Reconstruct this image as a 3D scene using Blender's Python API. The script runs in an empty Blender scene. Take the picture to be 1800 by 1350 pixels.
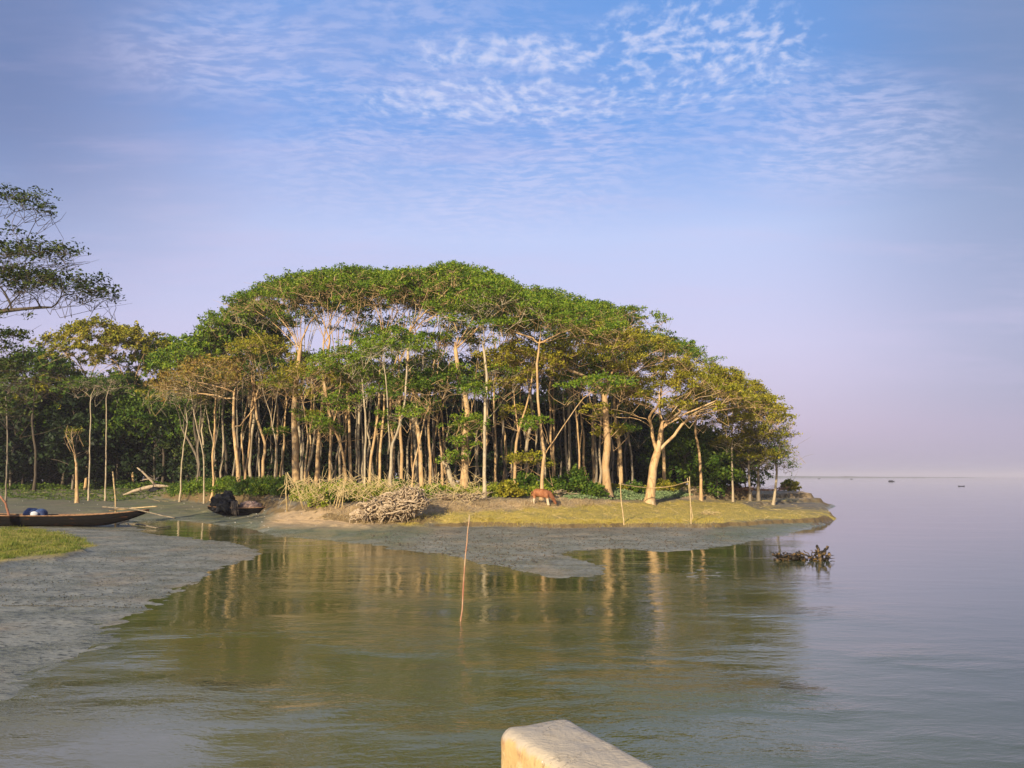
import bpy, math, random
import numpy as np
from mathutils import Vector

# ------------------------------------------------------------------ camera, sky, sun
C = bpy.data.collections.new('riverbank'); bpy.context.scene.collection.children.link(C)
scn = bpy.context.scene
HC, F = 3.3, 1350.0
TH = math.atan(163 / F)
cam = bpy.data.cameras.new('camera'); cam.lens = 27.0; cam.sensor_width = 36; cam.clip_end = 30000; cam.clip_start = 0.05
camo = bpy.data.objects.new('camera', cam); C.objects.link(camo)
camo.location = (0, 0, HC); camo.rotation_euler = (math.pi / 2 + TH, 0, 0)
scn.camera = camo
scn.view_settings.view_transform = 'Standard'; scn.view_settings.look = 'None'
scn.view_settings.exposure = 0.45; scn.view_settings.gamma = 1.0
SUN_EL, SUN_AZ = 20.0, 203.0       # azimuth of the sun clockwise from +Y: behind the camera, to the left
sd = bpy.data.lights.new('sun', 'SUN'); sd.energy = 5.0; sd.angle = math.radians(0.5); sd.color = (1.0, 0.83, 0.58)
so = bpy.data.objects.new('sun', sd); C.objects.link(so)
se, sa = math.radians(SUN_EL), math.radians(SUN_AZ)
sv = Vector((math.sin(sa) * math.cos(se), math.cos(sa) * math.cos(se), math.sin(se)))
so.rotation_euler = sv.to_track_quat('Z', 'Y').to_euler(); so.location = sv * 100

def ray(px, py):
    x = (px - 900) / F; u = (675 - py) / F
    return np.array([x, math.cos(TH) - u * math.sin(TH), math.sin(TH) + u * math.cos(TH)])
def PZ(px, py, z):
    d = ray(px, py); t = (z - HC) / d[2]; return np.array([0, 0, HC]) + t * d
def PY(px, py, Y):
    d = ray(px, py); t = Y / d[1]; return np.array([0, 0, HC]) + t * d
PXM = lambda Y: Y / F / math.cos(TH)       # metres per photo pixel at depth Y (near the axis)

class NT:
    """tiny helper for node trees"""
    def __init__(s, t): s.t = t; s.n = t.nodes; s.l = t.links
    def new(s, kind, **kw):
        n = s.n.new(kind)
        for k, v in kw.items(): setattr(n, k, v)
        return n
    def put(s, sock, v):
        if isinstance(v, bpy.types.NodeSocket): s.l.new(v, sock)
        elif v is not None:
            if hasattr(sock, 'default_value'):
                try: sock.default_value = v
                except Exception:
                    sock.default_value = (*v, 1.0) if len(v) == 3 else v
    def math(s, op, a, b=None, c=None, clamp=False):
        n = s.new('ShaderNodeMath', operation=op); n.use_clamp = clamp
        s.put(n.inputs[0], a); s.put(n.inputs[1], b)
        if c is not None: s.put(n.inputs[2], c)
        return n.outputs[0]
    def vmath(s, op, a, b=None):
        n = s.new('ShaderNodeVectorMath', operation=op); s.put(n.inputs[0], a)
        if op == 'SCALE': s.put(n.inputs[3], b)
        else: s.put(n.inputs[1], b)
        return n.outputs[0]
    def mix(s, f, a, b, blend='MIX'):
        n = s.new('ShaderNodeMix', data_type='RGBA', blend_type=blend); n.clamp_factor = True
        s.put(n.inputs[0], f)
        for k, v in ((6, a), (7, b)):
            if isinstance(v, (tuple, list)): v = (*v[:3], 1.0)
            s.put(n.inputs[k], v)
        return n.outputs[2]
    def mapr(s, v, a, b, c=0.0, d=1.0, smooth=True):
        n = s.new('ShaderNodeMapRange'); n.interpolation_type = 'SMOOTHSTEP' if smooth else 'LINEAR'; n.clamp = True
        s.put(n.inputs[0], v); s.put(n.inputs[1], a); s.put(n.inputs[2], b); s.put(n.inputs[3], c); s.put(n.inputs[4], d)
        return n.outputs[0]
    def noise(s, vec, scale, detail=4, rough=0.55, dist=0.0, out=0):
        n = s.new('ShaderNodeTexNoise'); s.put(n.inputs['Vector'], vec)
        n.inputs['Scale'].default_value = scale; n.inputs['Detail'].default_value = detail
        n.inputs['Roughness'].default_value = rough; n.inputs['Distortion'].default_value = dist
        return n.outputs[out]
    def ramp(s, v, stops):
        n = s.new('ShaderNodeValToRGB'); s.put(n.inputs[0], v); e = n.color_ramp.elements
        while len(e) < len(stops): e.new(0.5)
        for k, (p, c) in enumerate(stops): e[k].position = p; e[k].color = (*c, 1) if len(c) == 3 else c
        return n.outputs[0]
    def xyz(s, v):
        n = s.new('ShaderNodeSeparateXYZ'); s.put(n.inputs[0], v); return n.outputs
    def comb(s, x, y, z):
        n = s.new('ShaderNodeCombineXYZ'); s.put(n.inputs[0], x); s.put(n.inputs[1], y); s.put(n.inputs[2], z); return n.outputs[0]

def build_world():
    w = bpy.data.worlds.new('World'); scn.world = w; w.use_nodes = True
    t = NT(w.node_tree); t.n.clear()
    out = t.new('ShaderNodeOutputWorld'); bg = t.new('ShaderNodeBackground'); t.l.new(bg.outputs[0], out.inputs[0])
    STR = 0.1; bg.inputs[1].default_value = STR
    sky = t.new('ShaderNodeTexSky', sky_type='NISHITA'); sky.sun_disc = False
    sky.sun_elevation = math.radians(SUN_EL); sky.sun_rotation = math.radians(SUN_AZ)
    sky.dust_density = 3.0; sky.air_density = 1.2
    d = t.new('ShaderNodeTexCoord').outputs['Generated']
    x, y, z = t.xyz(d)
    zc = t.math('MAXIMUM', z, 0.0)
    # clear-air colour by height above the horizon
    base = t.ramp(zc, [(0.0, (.36, .325, .42)), (0.06, (.46, .385, .53)), (0.16, (.51, .475, .67)), (0.30, (.42, .485, .73)),
                       (0.42, (.125, .285, .65)), (1.0, (.09, .20, .47))])
    yy = t.math('MAXIMUM', y, 0.05)
    a = t.math('DIVIDE', x, yy); e = t.math('DIVIDE', z, yy)
    # the clear, deeper part of the sky opens to the east (right), thin pink veil to the west (left)
    veil = t.math('MULTIPLY', t.mapr(a, 0.10, -0.75), t.mapr(zc, 0.05, 0.35))
    wob = t.noise(t.comb(t.math('MULTIPLY', a, 1.2), t.math('MULTIPLY', e, 3.0), 0.0), 2.2, 4, .55)
    veil = t.math('MULTIPLY', veil, t.mapr(wob, .30, .62, .15, 1.0))
    base = t.mix(t.math('MULTIPLY', veil, 0.55), base, (.36, .35, .54))
    dusk = t.math('MULTIPLY', t.mapr(a, -0.30, -0.72), t.mapr(zc, 0.10, 0.42)); base = t.mix(t.math('MULTIPLY', dusk, .9), base, (.12, .17, .34))
    deep = t.math('MULTIPLY', t.mapr(a, 0.25, 0.8), t.mapr(zc, 0.02, 0.45, 0.2, 1.0))
    base = t.mix(t.math('MULTIPLY', deep, 0.8), base, (.10, .18, .36))
    low = t.math('MULTIPLY', t.mapr(a, 0.35, 0.75), t.mapr(zc, 0.0, 0.1)); base = t.mix(t.math('MULTIPLY', low, 0.45), base, (.20, .23, .36))
    # cloud layers, on a flat deck overhead
    zz = t.math('ADD', zc, 0.10)
    u = t.math('DIVIDE', x, zz); v = t.math('DIVIDE', y, zz)
    deck = t.comb(u, v, 0.0)
    def blob(px, py, rx, ry, soft=1.0):
        r0 = ray(px, py); ca, ce = r0[0] / r0[1], r0[2] / r0[1]
        r1 = ray(px + rx, py); r2 = ray(px, py - ry)
        sx = abs(r1[0] / r1[1] - ca); sy = abs(r2[2] / r2[1] - ce)
        da = t.math('DIVIDE', t.math('SUBTRACT', a, ca), sx); de = t.math('DIVIDE', t.math('SUBTRACT', e, ce), sy)
        q = t.math('ADD', t.math('MULTIPLY', da, da), t.math('MULTIPLY', de, de))
        return t.mapr(q, 1.0 + 0.8 * soft, 0.0)
    warp = t.vmath('ADD', deck, t.vmath('SCALE', t.noise(deck, 2.5, 2, out=1), 0.16))
    big = t.noise(deck, 1.6, 3, .5)
    cells = t.noise(warp, 30.0, 4, .55)
    cells2 = t.noise(t.vmath('MULTIPLY', warp, (1.0, 2.2, 1.0)), 19.0, 5, .6)
    m1 = t.math('MAXIMUM', blob(1230, 90, 230, 110), t.math('MAXIMUM', blob(930, 98, 260, 42), blob(900, 175, 300, 50)))
    m1 = t.math('MULTIPLY', m1, t.mapr(big, .30, .50, .8, 1.0))
    thr = t.mapr(m1, 0.0, 1.0, 0.66, 0.42, smooth=False)
    puff = t.math('MULTIPLY', t.mapr(t.math('SUBTRACT', cells, thr), -0.05, 0.20), m1)
    puff = t.math('MULTIPLY', puff, 0.70)
    m2 = t.math('MAXIMUM', blob(830, 280, 380, 130), t.math('MAXIMUM', blob(1400, 220, 300, 110), blob(620, 80, 400, 110)))
    rip = t.math('MULTIPLY', t.math('MULTIPLY', t.mapr(cells2, .36, .66, .15, 1.0), m2), t.mapr(big, .25, .65, .3, 1.0))
    streak = t.noise(t.comb(t.math('MULTIPLY', a, 2.0), t.math('MULTIPLY', e, 14.0), 0.3), 1.6, 5, .6)
    thin = t.math('MULTIPLY', t.mapr(streak, .45, .75), t.math('MULTIPLY', t.mapr(e, .02, .2), t.mapr(e, .75, .35)))
    col = t.mix(t.math('MULTIPLY', thin, 0.28), base, (.52, .45, .64))
    col = t.mix(t.math('MULTIPLY', rip, 0.50), col, (.58, .56, .75))
    core = t.math('MULTIPLY', t.mapr(cells, .52, .74), puff)
    col = t.mix(puff, col, t.mix(core, (.46, .52, .74), (.70, .66, .75)))
    scaled = t.vmath('SCALE', col, 1.0 / STR)
    fin = t.mix(0.88, sky.outputs[0], scaled)
    t.l.new(fin, bg.inputs[0])
build_world()

# ------------------------------------------------------------------ helpers
def tag(o, label=None, cat=None, group=None, kind=None):
    if label: o['label'] = label
    if cat: o['category'] = cat
    if group: o['group'] = group
    if kind: o['kind'] = kind
    return o
def thing(name, loc, label, cat, group=None, rz=0.0):
    o = bpy.data.objects.new(name, None); C.objects.link(o); o.location = [float(v) for v in loc]; o.rotation_euler = (0, 0, rz)
    o.empty_display_size = 0.3
    return tag(o, label, cat, group)

class MB:
    def __init__(s): s.v = []; s.q = []; s.t = []; s.n = 0
    def add(s, V, quads=None, tris=None):
        V = np.asarray(V, float).reshape(-1, 3); s.v.append(V)
        if quads is not None and len(quads): s.q.append(np.asarray(quads, int).reshape(-1, 4) + s.n)
        if tris is not None and len(tris): s.t.append(np.asarray(tris, int).reshape(-1, 3) + s.n)
        s.n += len(V)
    def tube(s, P, R, sides=5, cap=True):
        P = np.asarray(P, float); n = len(P); R = np.broadcast_to(np.asarray(R, float), (n,))
        T = np.gradient(P, axis=0); T /= np.linalg.norm(T, axis=1)[:, None] + 1e-9
        m = np.abs(P[-1] - P[0]); ref = np.eye(3)[int(np.argmin(m))]
        A = np.cross(T, ref); A /= np.linalg.norm(A, axis=1)[:, None] + 1e-9
        B = np.cross(T, A)
        an = np.arange(sides) * 2 * math.pi / sides
        V = P[:, None, :] + R[:, None, None] * (np.cos(an)[None, :, None] * A[:, None, :] + np.sin(an)[None, :, None] * B[:, None, :])
        i = np.arange(n - 1)[:, None] * sides; j = np.arange(sides)[None, :]; k = (j + 1) % sides
        Q = np.stack([i + j, i + k, i + sides + k, i + sides + j], -1).reshape(-1, 4)
        Vf = V.reshape(-1, 3); tr = []
        if cap:
            Vf = np.vstack([Vf, P[0], P[-1]]); c0, c1 = len(Vf) - 2, len(Vf) - 1
            for q in range(sides):
                tr.append((c0, (q + 1) % sides, q)); tr.append((c1, (n - 1) * sides + q, (n - 1) * sides + (q + 1) % sides))
        s.add(Vf, Q, tr)
    def quads_at(s, Cn, U, W):
        """one diamond leaf per centre: axes U (half length) and W (half width)"""
        V = np.stack([Cn - U, Cn + W, Cn + U, Cn - W], 1).reshape(-1, 3)
        s.add(V, np.arange(len(V)).reshape(-1, 4))
    def box(s, c, h, M=None):
        V = np.array([[x, y, z] for x in (-1, 1) for y in (-1, 1) for z in (-1, 1)], float) * np.asarray(h)
        if M is not None: V = V @ np.asarray(M).T
        s.add(V + np.asarray(c), [(0, 1, 3, 2), (4, 6, 7, 5), (0, 4, 5, 1), (2, 3, 7, 6), (0, 2, 6, 4), (1, 5, 7, 3)])
    def mesh(s, name, mat, smooth=False):
        me = bpy.data.meshes.new(name)
        V = np.vstack(s.v) if s.v else np.zeros((0, 3))
        q = np.vstack(s.q) if s.q else np.zeros((0, 4), int); t = np.vstack(s.t) if s.t else np.zeros((0, 3), int)
        me.vertices.add(len(V)); me.vertices.foreach_set('co', V.ravel())
        lo = np.concatenate([q.ravel(), t.ravel()]); me.loops.add(len(lo)); me.loops.foreach_set('vertex_index', lo)
        st = np.concatenate([np.arange(len(q)) * 4, len(q) * 4 + np.arange(len(t)) * 3]); me.polygons.add(len(st))
        me.polygons.foreach_set('loop_start', st)
        me.polygons.foreach_set('loop_total', np.concatenate([np.full(len(q), 4), np.full(len(t), 3)]))
        if smooth: me.polygons.foreach_set('use_smooth', np.ones(len(st), bool))
        me.update(calc_edges=True); me.validate()
        if mat: me.materials.append(mat)
        return me
    def build(s, name, mat, parent=None, smooth=False, origin=None):
        if origin is not None: s.v = [a - np.asarray(origin) for a in s.v]
        o = bpy.data.objects.new(name, s.mesh(name, mat, smooth)); C.objects.link(o)
        if parent is not None: o.parent = parent
        elif origin is not None: o.location = [float(a) for a in origin]
        return o

def rot(rx=0, ry=0, rz=0):
    from mathutils import Euler
    return np.array(Euler((rx, ry, rz)).to_matrix())

# numpy value noise
class VN:
    def __init__(s, seed): s.g = np.random.RandomState(seed).rand(256, 256)
    def at(s, x, y):
        xi = np.floor(x).astype(int); yi = np.floor(y).astype(int); fx = x - xi; fy = y - yi
        fx = fx * fx * (3 - 2 * fx); fy = fy * fy * (3 - 2 * fy); g = s.g
        a = g[xi % 256, yi % 256]; b = g[(xi + 1) % 256, yi % 256]; c = g[xi % 256, (yi + 1) % 256]; d = g[(xi + 1) % 256, (yi + 1) % 256]
        return (a + (b - a) * fx) * (1 - fy) + (c + (d - c) * fx) * fy
    def fbm(s, x, y, o=4):
        r = 0; A = .5; k = 0
        for q in range(o): r = r + A * (s.at(x + 17.3 * q, y + 9.1 * q) - .5); x = x * 2.03; y = y * 2.03; A *= .5
        return r * 2
N1, N2 = VN(1), VN(2)

def inside(x, y, poly):
    r = np.zeros(x.shape, bool); n = len(poly)
    for i in range(n):
        x1, y1 = poly[i]; x2, y2 = poly[(i + 1) % n]
        c = ((y1 > y) != (y2 > y))
        xi = (x2 - x1) * (y - y1) / ((y2 - y1) if y2 != y1 else 1e-9) + x1
        r ^= c & (x < xi)
    return r
def dist(x, y, poly):
    d = np.full(x.shape, 1e18); n = len(poly)
    for i in range(n):
        x1, y1 = poly[i]; x2, y2 = poly[(i + 1) % n]; dx, dy = x2 - x1, y2 - y1
        L = dx * dx + dy * dy + 1e-12; t = np.clip(((x - x1) * dx + (y - y1) * dy) / L, 0, 1)
        d = np.minimum(d, (x - x1 - t * dx) ** 2 + (y - y1 - t * dy) ** 2)
    return np.sqrt(d)

# ------------------------------------------------------------------ the lie of the land: nested height contours
def cont(z, pts, back):
    return (z, [tuple(PZ(a, b, z)[:2]) for a, b in pts] + back)
P0 = cont(0.0, [(-900, 1500), (-400, 1345), (-100, 1265), (0, 1222), (100, 1176), (200, 1118), (250, 1080), (320, 1036), (380, 1003), (440, 985), (453, 972),
     (430, 957), (380, 950), (300, 942), (250, 934), (226, 924), (240, 915), (300, 914), (370, 920), (440, 929), (490, 942),
     (560, 947), (620, 953), (700, 966), (780, 974), (830, 986), (900, 1003), (980, 1016), (1045, 1010), (1062, 1000), (1030, 985),
     (985, 975), (1010, 967), (1100, 965), (1170, 971), (1250, 965), (1330, 950), (1400, 935), (1440, 924), (1470, 912), (1452, 904),
     (1448, 900), (1463, 889)], [(38, 92), (37, 99), (30, 110), (15, 128), (-20, 155), (-80, 205), (-400, 330), (-400, 5), (-60, 4.5), (-14, 4.5)])
P1 = cont(0.28, [(-900, 925), (-400, 918), (0, 916), (120, 912), (200, 907), (300, 903), (400, 905), (450, 912), (500, 925), (640, 932), (760, 928),
     (850, 925), (1000, 928), (1100, 925), (1270, 926), (1350, 921), (1420, 917), (1452, 912)], [(24.8, 61), (27.6, 68), (28.6, 72), (35, 86), (36.5, 92), (35, 99), (28, 108), (12, 126), (-22, 152), (-82, 200), (-390, 320)])
P2 = cont(0.50, [(-900, 905), (-400, 902), (0, 900), (120, 897), (240, 893), (380, 893), (440, 898), (500, 912), (560, 914), (640, 921), (760, 920),
     (850, 919), (1000, 921.3), (1100, 919), (1265, 920), (1350, 915), (1420, 911.5), (1446, 908)], [(24.2, 61.5), (27, 69), (28, 73), (34.4, 86), (35.8, 92), (34, 98.5), (27, 107), (11, 124), (-24, 150), (-84, 197), (-380, 315)])
PM = cont(0.95, [(-900, 880), (-400, 880), (0, 879), (240, 876), (380, 881), (440, 886), (500, 896), (560, 900), (640, 907), (760, 906), (850, 903),
     (955, 902), (1100, 895), (1210, 886), (1310, 878), (1400, 876)], [(33.6, 85.5), (34.8, 91.5), (32.8, 97), (26, 106), (10, 122), (-26, 147), (-86, 194), (-370, 310)])
P3 = cont(1.5, [(-900, 868), (0, 868), (240, 866), (380, 872), (500, 880), (560, 884), (760, 886), (850, 884), (955, 884), (1100, 877), (1210, 872),
     (1310, 867)], [(33.0, 86.2), (34.2, 91), (32, 96), (25, 104), (9, 120), (-28, 144), (-88, 190), (-360, 300)])
P4 = cont(2.2, [(-900, 853), (0, 853), (240, 853), (330, 857), (500, 862), (700, 863), (850, 863), (950, 862), (1068, 862), (1142, 859), (1250, 857)],
     [(24.5, 79), (25, 88), (18, 98), (0, 116), (-40, 145), (-100, 185), (-340, 280)])
CONT = [P0, P1, P2, PM, P3, P4]
PATCH = [tuple(PZ(a, b, 0.45)[:2]) for a, b in [(-500, 905), (-100, 915), (40, 925), (120, 937), (165, 958), (110, 972), (40, 977), (0, 983), (-150, 1000), (-500, 1020)]]

def height(X, Y, detail=True):
    X = np.asarray(X, float); Y = np.asarray(Y, float); sh = X.shape; X = X.ravel(); Y = Y.ravel()
    wx = X + 0.5 * N1.fbm(X * .5, Y * .5) + .28 * N2.fbm(X * 2.1, Y * 1.3 + 7); wy = Y + 0.6 * N2.fbm(X * .45, Y * .45 + 9) + .45 * N1.fbm(X * 1.6 + 3, Y * 1.1)
    ins = [inside(wx, wy, p) for z, p in CONT]; ds = [dist(wx, wy, p) for z, p in CONT]
    zs = [z for z, p in CONT]
    Z = np.where(ins[0], 0.0, -np.minimum(ds[0] * 0.10, 1.2))
    for k in range(len(CONT)):
        if k + 1 < len(CONT):
            m = ins[k] & ~ins[k + 1]; t = ds[k] / (ds[k] + ds[k + 1] + 1e-6)
            if k == 0: t = np.minimum(t, 1) ** .8
            if k == 1:
                u_ = np.clip((t - .15 - .5 * (N1.fbm(X * 1.3, Y * 1.3) + .3)) / .5, 0, 1); e_ = np.clip((X - 12) / 3, 0, 1); t = (1 - e_) * (.7 * u_ * u_ * (3 - 2 * u_) + .3 * t) + e_ * t
            if k in (2, 3):
                east = np.clip((X - 17) / 6, 0, 1); u_ = np.clip((t - .5) / .11, 0, 1); t = t * (1 - east) + east * (.12 * t + .88 * u_ * u_ * (3 - 2 * u_))
            zz = zs[k] + (zs[k + 1] - zs[k]) * t
        else:
            m = ins[k]; zz = zs[k] + 0.35 * (1 - np.exp(-ds[k] / 12))
        Z = np.where(m, zz, Z)
    # low grassy hump on the near mudflat
    pi = inside(X, Y, PATCH); pd = dist(X, Y, PATCH)
    Z = Z + np.where(pi, np.minimum(pd * .35, 0.16), 0)
    # drowned mud bar, just awash
    for (a, b, rx, ry, h) in ((1240, 1010, 120, 22, .052), (1020, 1040, 170, 9, .040), (1170, 1028, 150, 8, .040)):
        c = PZ(a, b, 0); hx = rx * PXM(c[1]); c2 = PZ(a, b - ry, 0); hy = c2[1] - c[1]
        q = ((X - c[0]) / hx) ** 2 + ((Y - c[1]) / hy) ** 2
        Z = np.maximum(Z, np.where(q < 3, h * 1.0 * (1 - q) - 0.056, -9))
    if detail:
        land = np.clip(Z / .25, 0, 1)
        Z = Z + 0.05 * N1.fbm(X * .9, Y * .9) * (0.25 + land) + 0.026 * N2.fbm(X * 5.5, Y * 4.5, 3)
        Z = Z + np.clip((Z - .4), 0, 1) * (.16 * N1.fbm(X * .35 + 4, Y * .35) + .10 * N2.fbm(X * 1.4, Y * 1.2 + 2))
    return Z.reshape(sh)

def ax(segs):
    out = []
    for a, b, st in segs: out.append(np.arange(a, b, st))
    return np.concatenate(out + [np.array([segs[-1][1]])])
gx = ax([(-400, -90, 10), (-90, -36, 1.2), (-36, -20, .3), (-20, 30, .13), (30, 42, .3), (42, 60, 3)])
gy = ax([(2.5, 8, .25), (8, 30, .12), (30, 66, .115), (66, 100, .35), (100, 180, 2.0), (180, 400, 12)])
GX, GY = np.meshgrid(gx, gy)
GZ = height(GX, GY)
def hfast(X, Y):
    X = np.clip(np.asarray(X, float), gx[0], gx[-1] - 1e-6); Y = np.clip(np.asarray(Y, float), gy[0], gy[-1] - 1e-6)
    i = np.clip(np.searchsorted(gx, X, 'right') - 1, 0, len(gx) - 2); j = np.clip(np.searchsorted(gy, Y, 'right') - 1, 0, len(gy) - 2)
    fx = (X - gx[i]) / (gx[i + 1] - gx[i]); fy = (Y - gy[j]) / (gy[j + 1] - gy[j])
    return (GZ[j, i] * (1 - fx) + GZ[j, i + 1] * fx) * (1 - fy) + (GZ[j + 1, i] * (1 - fx) + GZ[j + 1, i + 1] * fx) * fy
def gz(x, y): return float(hfast(np.array([x]), np.array([y]))[0])

def project(X, Y, Z):
    dy, dz = Y, Z - HC
    f = dy * math.cos(TH) + dz * math.sin(TH); u = -dy * math.sin(TH) + dz * math.cos(TH)
    f = np.maximum(f, .1); return 900 + F * X / f, 675 - F * u / f
GPX, GPY = project(GX, GY, GZ)
def pmask(poly, soft, px=None, py=None):
    px = GPX if px is None else px; py = GPY if py is None else py
    i = inside(px.ravel(), py.ravel() * 1.0, poly); d = dist(px.ravel(), py.ravel(), poly)
    s = np.where(i, d, -d) / soft; return np.clip(.5 + s * .5, 0, 1).reshape(px.shape)
nz = N1.fbm(GX * .8, GY * .8 + 3)
wetn = N2.fbm(GX * .35, GY * .35)
G_ledge = [(690, 926), (740, 905), (800, 899), (880, 896), (930, 893), (1000, 890), (1090, 883), (1210, 880), (1300, 884), (1330, 900), (1475, 905), (1475, 915),
           (1330, 916), (1278, 919), (1100, 921), (850, 922), (760, 921)]
G_left = [(-600, 905), (-60, 922), (40, 926), (120, 938), (168, 960), (110, 974), (40, 979), (0, 985), (-60, 992), (-600, 1040)]
G_tier = [(1190, 884), (1300, 889), (1420, 893), (1465, 896), (1465, 903), (1300, 902), (1200, 892)]
G_tier2 = [(1230, 878), (1300, 876), (1420, 877), (1462, 886), (1420, 884), (1300, 881)]
grass = np.clip(pmask(G_ledge, 5) + .7 * pmask(G_tier, 4) + .6 * pmask(G_tier2, 3) + pmask(G_left, 8), 0, 1)
grass = np.clip(grass * 1.6 - .42 + (nz * .9 + .5 * N2.fbm(GX * 2.5, GY * 1.6)) * (grass > .02), 0, 1)
dry = pmask([(460, 925), (500, 895), (620, 885), (760, 880), (1000, 878), (1100, 885), (1010, 892), (800, 903), (740, 908), (640, 925), (560, 925)], 8)
dry = np.clip(np.maximum(dry, pmask([(1200, 862), (1300, 864), (1425, 862), (1425, 876), (1300, 877), (1200, 876)], 4)) + .5 * nz, 0, 1)
algae = np.clip(.8 * pmask([(330, 905), (500, 920), (640, 925), (760, 932), (700, 960), (500, 942), (440, 930)], 10) +
                .8 * pmask([(1270, 925), (1400, 918), (1440, 920), (1400, 937), (1300, 950), (1240, 945)], 10) +
                .7 * pmask([(200, 880), (400, 890), (480, 905), (420, 912), (240, 912)], 12) + .55 * pmask([(-600, 866), (0, 866), (260, 868), (330, 885), (240, 905), (0, 898), (-600, 905)], 10) * (1 + 2 * nz), 0, 1)
algae = np.clip(algae * (1 + 1.2 * nz), 0, 1)
wet = np.clip(1 - (GZ - .03) / .42 + wetn * .25, 0, 1)

def new_mat(name):
    m = bpy.data.materials.new(name); m.use_nodes = True; t = NT(m.node_tree)
    b = t.n['Principled BSDF']; return m, t, b
def bump(t, b, h, strength=.5, distance=.05):
    n = t.new('ShaderNodeBump'); n.inputs['Strength'].default_value = strength; n.inputs['Distance'].default_value = distance
    t.put(n.inputs['Height'], h); t.l.new(n.outputs[0], b.inputs['Normal'])

def ground_mat():
    m, t, b = new_mat('ground_mat')
    pos = t.new('ShaderNodeTexCoord').outputs['Object']
    att = t.new('ShaderNodeAttribute', attribute_name='cover'); g, dr, al = t.xyz(att.outputs['Vector'])
    att2 = t.new('ShaderNodeAttribute', attribute_name='wet'); wv = att2.outputs['Fac']
    st = t.vmath('MULTIPLY', pos, (.6, 1.35, 1.0))
    n1 = t.noise(st, 8.0, 6, .68); n2 = t.noise(pos, .7, 4, .6); n3 = t.noise(st, 30.0, 4, .7)
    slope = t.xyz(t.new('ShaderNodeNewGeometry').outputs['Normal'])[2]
    mud = t.mix(t.mapr(n2, .3, .7), (.215, .185, .130), (.135, .118, .085))
    mud = t.mix(t.mapr(n1, .50, .68), mud, (.085, .080, .058))
    mud = t.mix(t.math('MULTIPLY', t.mapr(n3, .60, .72), .6), mud, (.33, .31, .25))
    n4 = t.noise(t.vmath('MULTIPLY', pos, (.5, .9, 1)), .9, 5, .6)
    wetmud = t.mix(t.mapr(n1, .51, .60, 0, .9), t.mix(t.mapr(n4, .35, .65), (.31, .31, .25), (.20, .21, .16)), (.040, .045, .030))
    mud = t.mix(t.mapr(wv, .25, .85), mud, wetmud)
    mud = t.mix(t.math('MULTIPLY', al, .8), mud, t.mix(n1, (.075, .115, .055), (.12, .16, .07)))
    dryc = t.mix(n1, (.66, .48, .27), (.40, .27, .14))
    dryc = t.mix(t.mapr(n3, .55, .7), dryc, (.62, .50, .33))
    c = t.mix(dr, mud, dryc)
    gr = t.mix(t.mapr(n2, .3, .7), (.52, .385, .085), (.40, .32, .07))
    gr = t.mix(t.mapr(n1, .50, .66), gr, (.22, .19, .035))
    c = t.mix(g, c, gr)
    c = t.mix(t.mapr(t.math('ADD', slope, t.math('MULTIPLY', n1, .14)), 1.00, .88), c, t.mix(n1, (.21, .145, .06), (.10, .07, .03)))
    # forest floor leaf litter high up
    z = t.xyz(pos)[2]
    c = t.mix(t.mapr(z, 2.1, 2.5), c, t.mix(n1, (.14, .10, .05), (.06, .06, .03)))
    t.l.new(c, b.inputs['Base Color'])
    r = t.mapr(wv, .3, 1.0, .85, t.mapr(n4, .40, .56, .46, .16)); r = t.math('MAXIMUM', r, t.math('MULTIPLY', t.math('MAXIMUM', g, dr), .85))
    r = t.math('ADD', r, t.mapr(n1, .3, .7, -.06, .22))
    t.l.new(r, b.inputs['Roughness']); b.inputs['Specular IOR Level'].default_value = .5
    hh = t.math('ADD', n1, t.math('MULTIPLY', n3, .45))
    bump(t, b, hh, 1.0, .05)
    return m
M_ground = ground_mat()
mb = MB(); ny, nx = GX.shape
idx = np.arange(ny * nx).reshape(ny, nx)
mb.add(np.stack([GX, GY, GZ], -1).reshape(-1, 3), np.stack([idx[:-1, :-1], idx[:-1, 1:], idx[1:, 1:], idx[1:, :-1]], -1).reshape(-1, 4))
ground = mb.build('ground', M_ground, smooth=True); tag(ground, kind='structure')
a_ = ground.data.attributes.new('cover', 'FLOAT_VECTOR', 'POINT'); a_.data.foreach_set('vector', np.stack([grass, dry, algae], -1).reshape(-1).astype(np.float32))
a_ = ground.data.attributes.new('wet', 'FLOAT', 'POINT'); a_.data.foreach_set('value', wet.reshape(-1).astype(np.float32))

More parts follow.
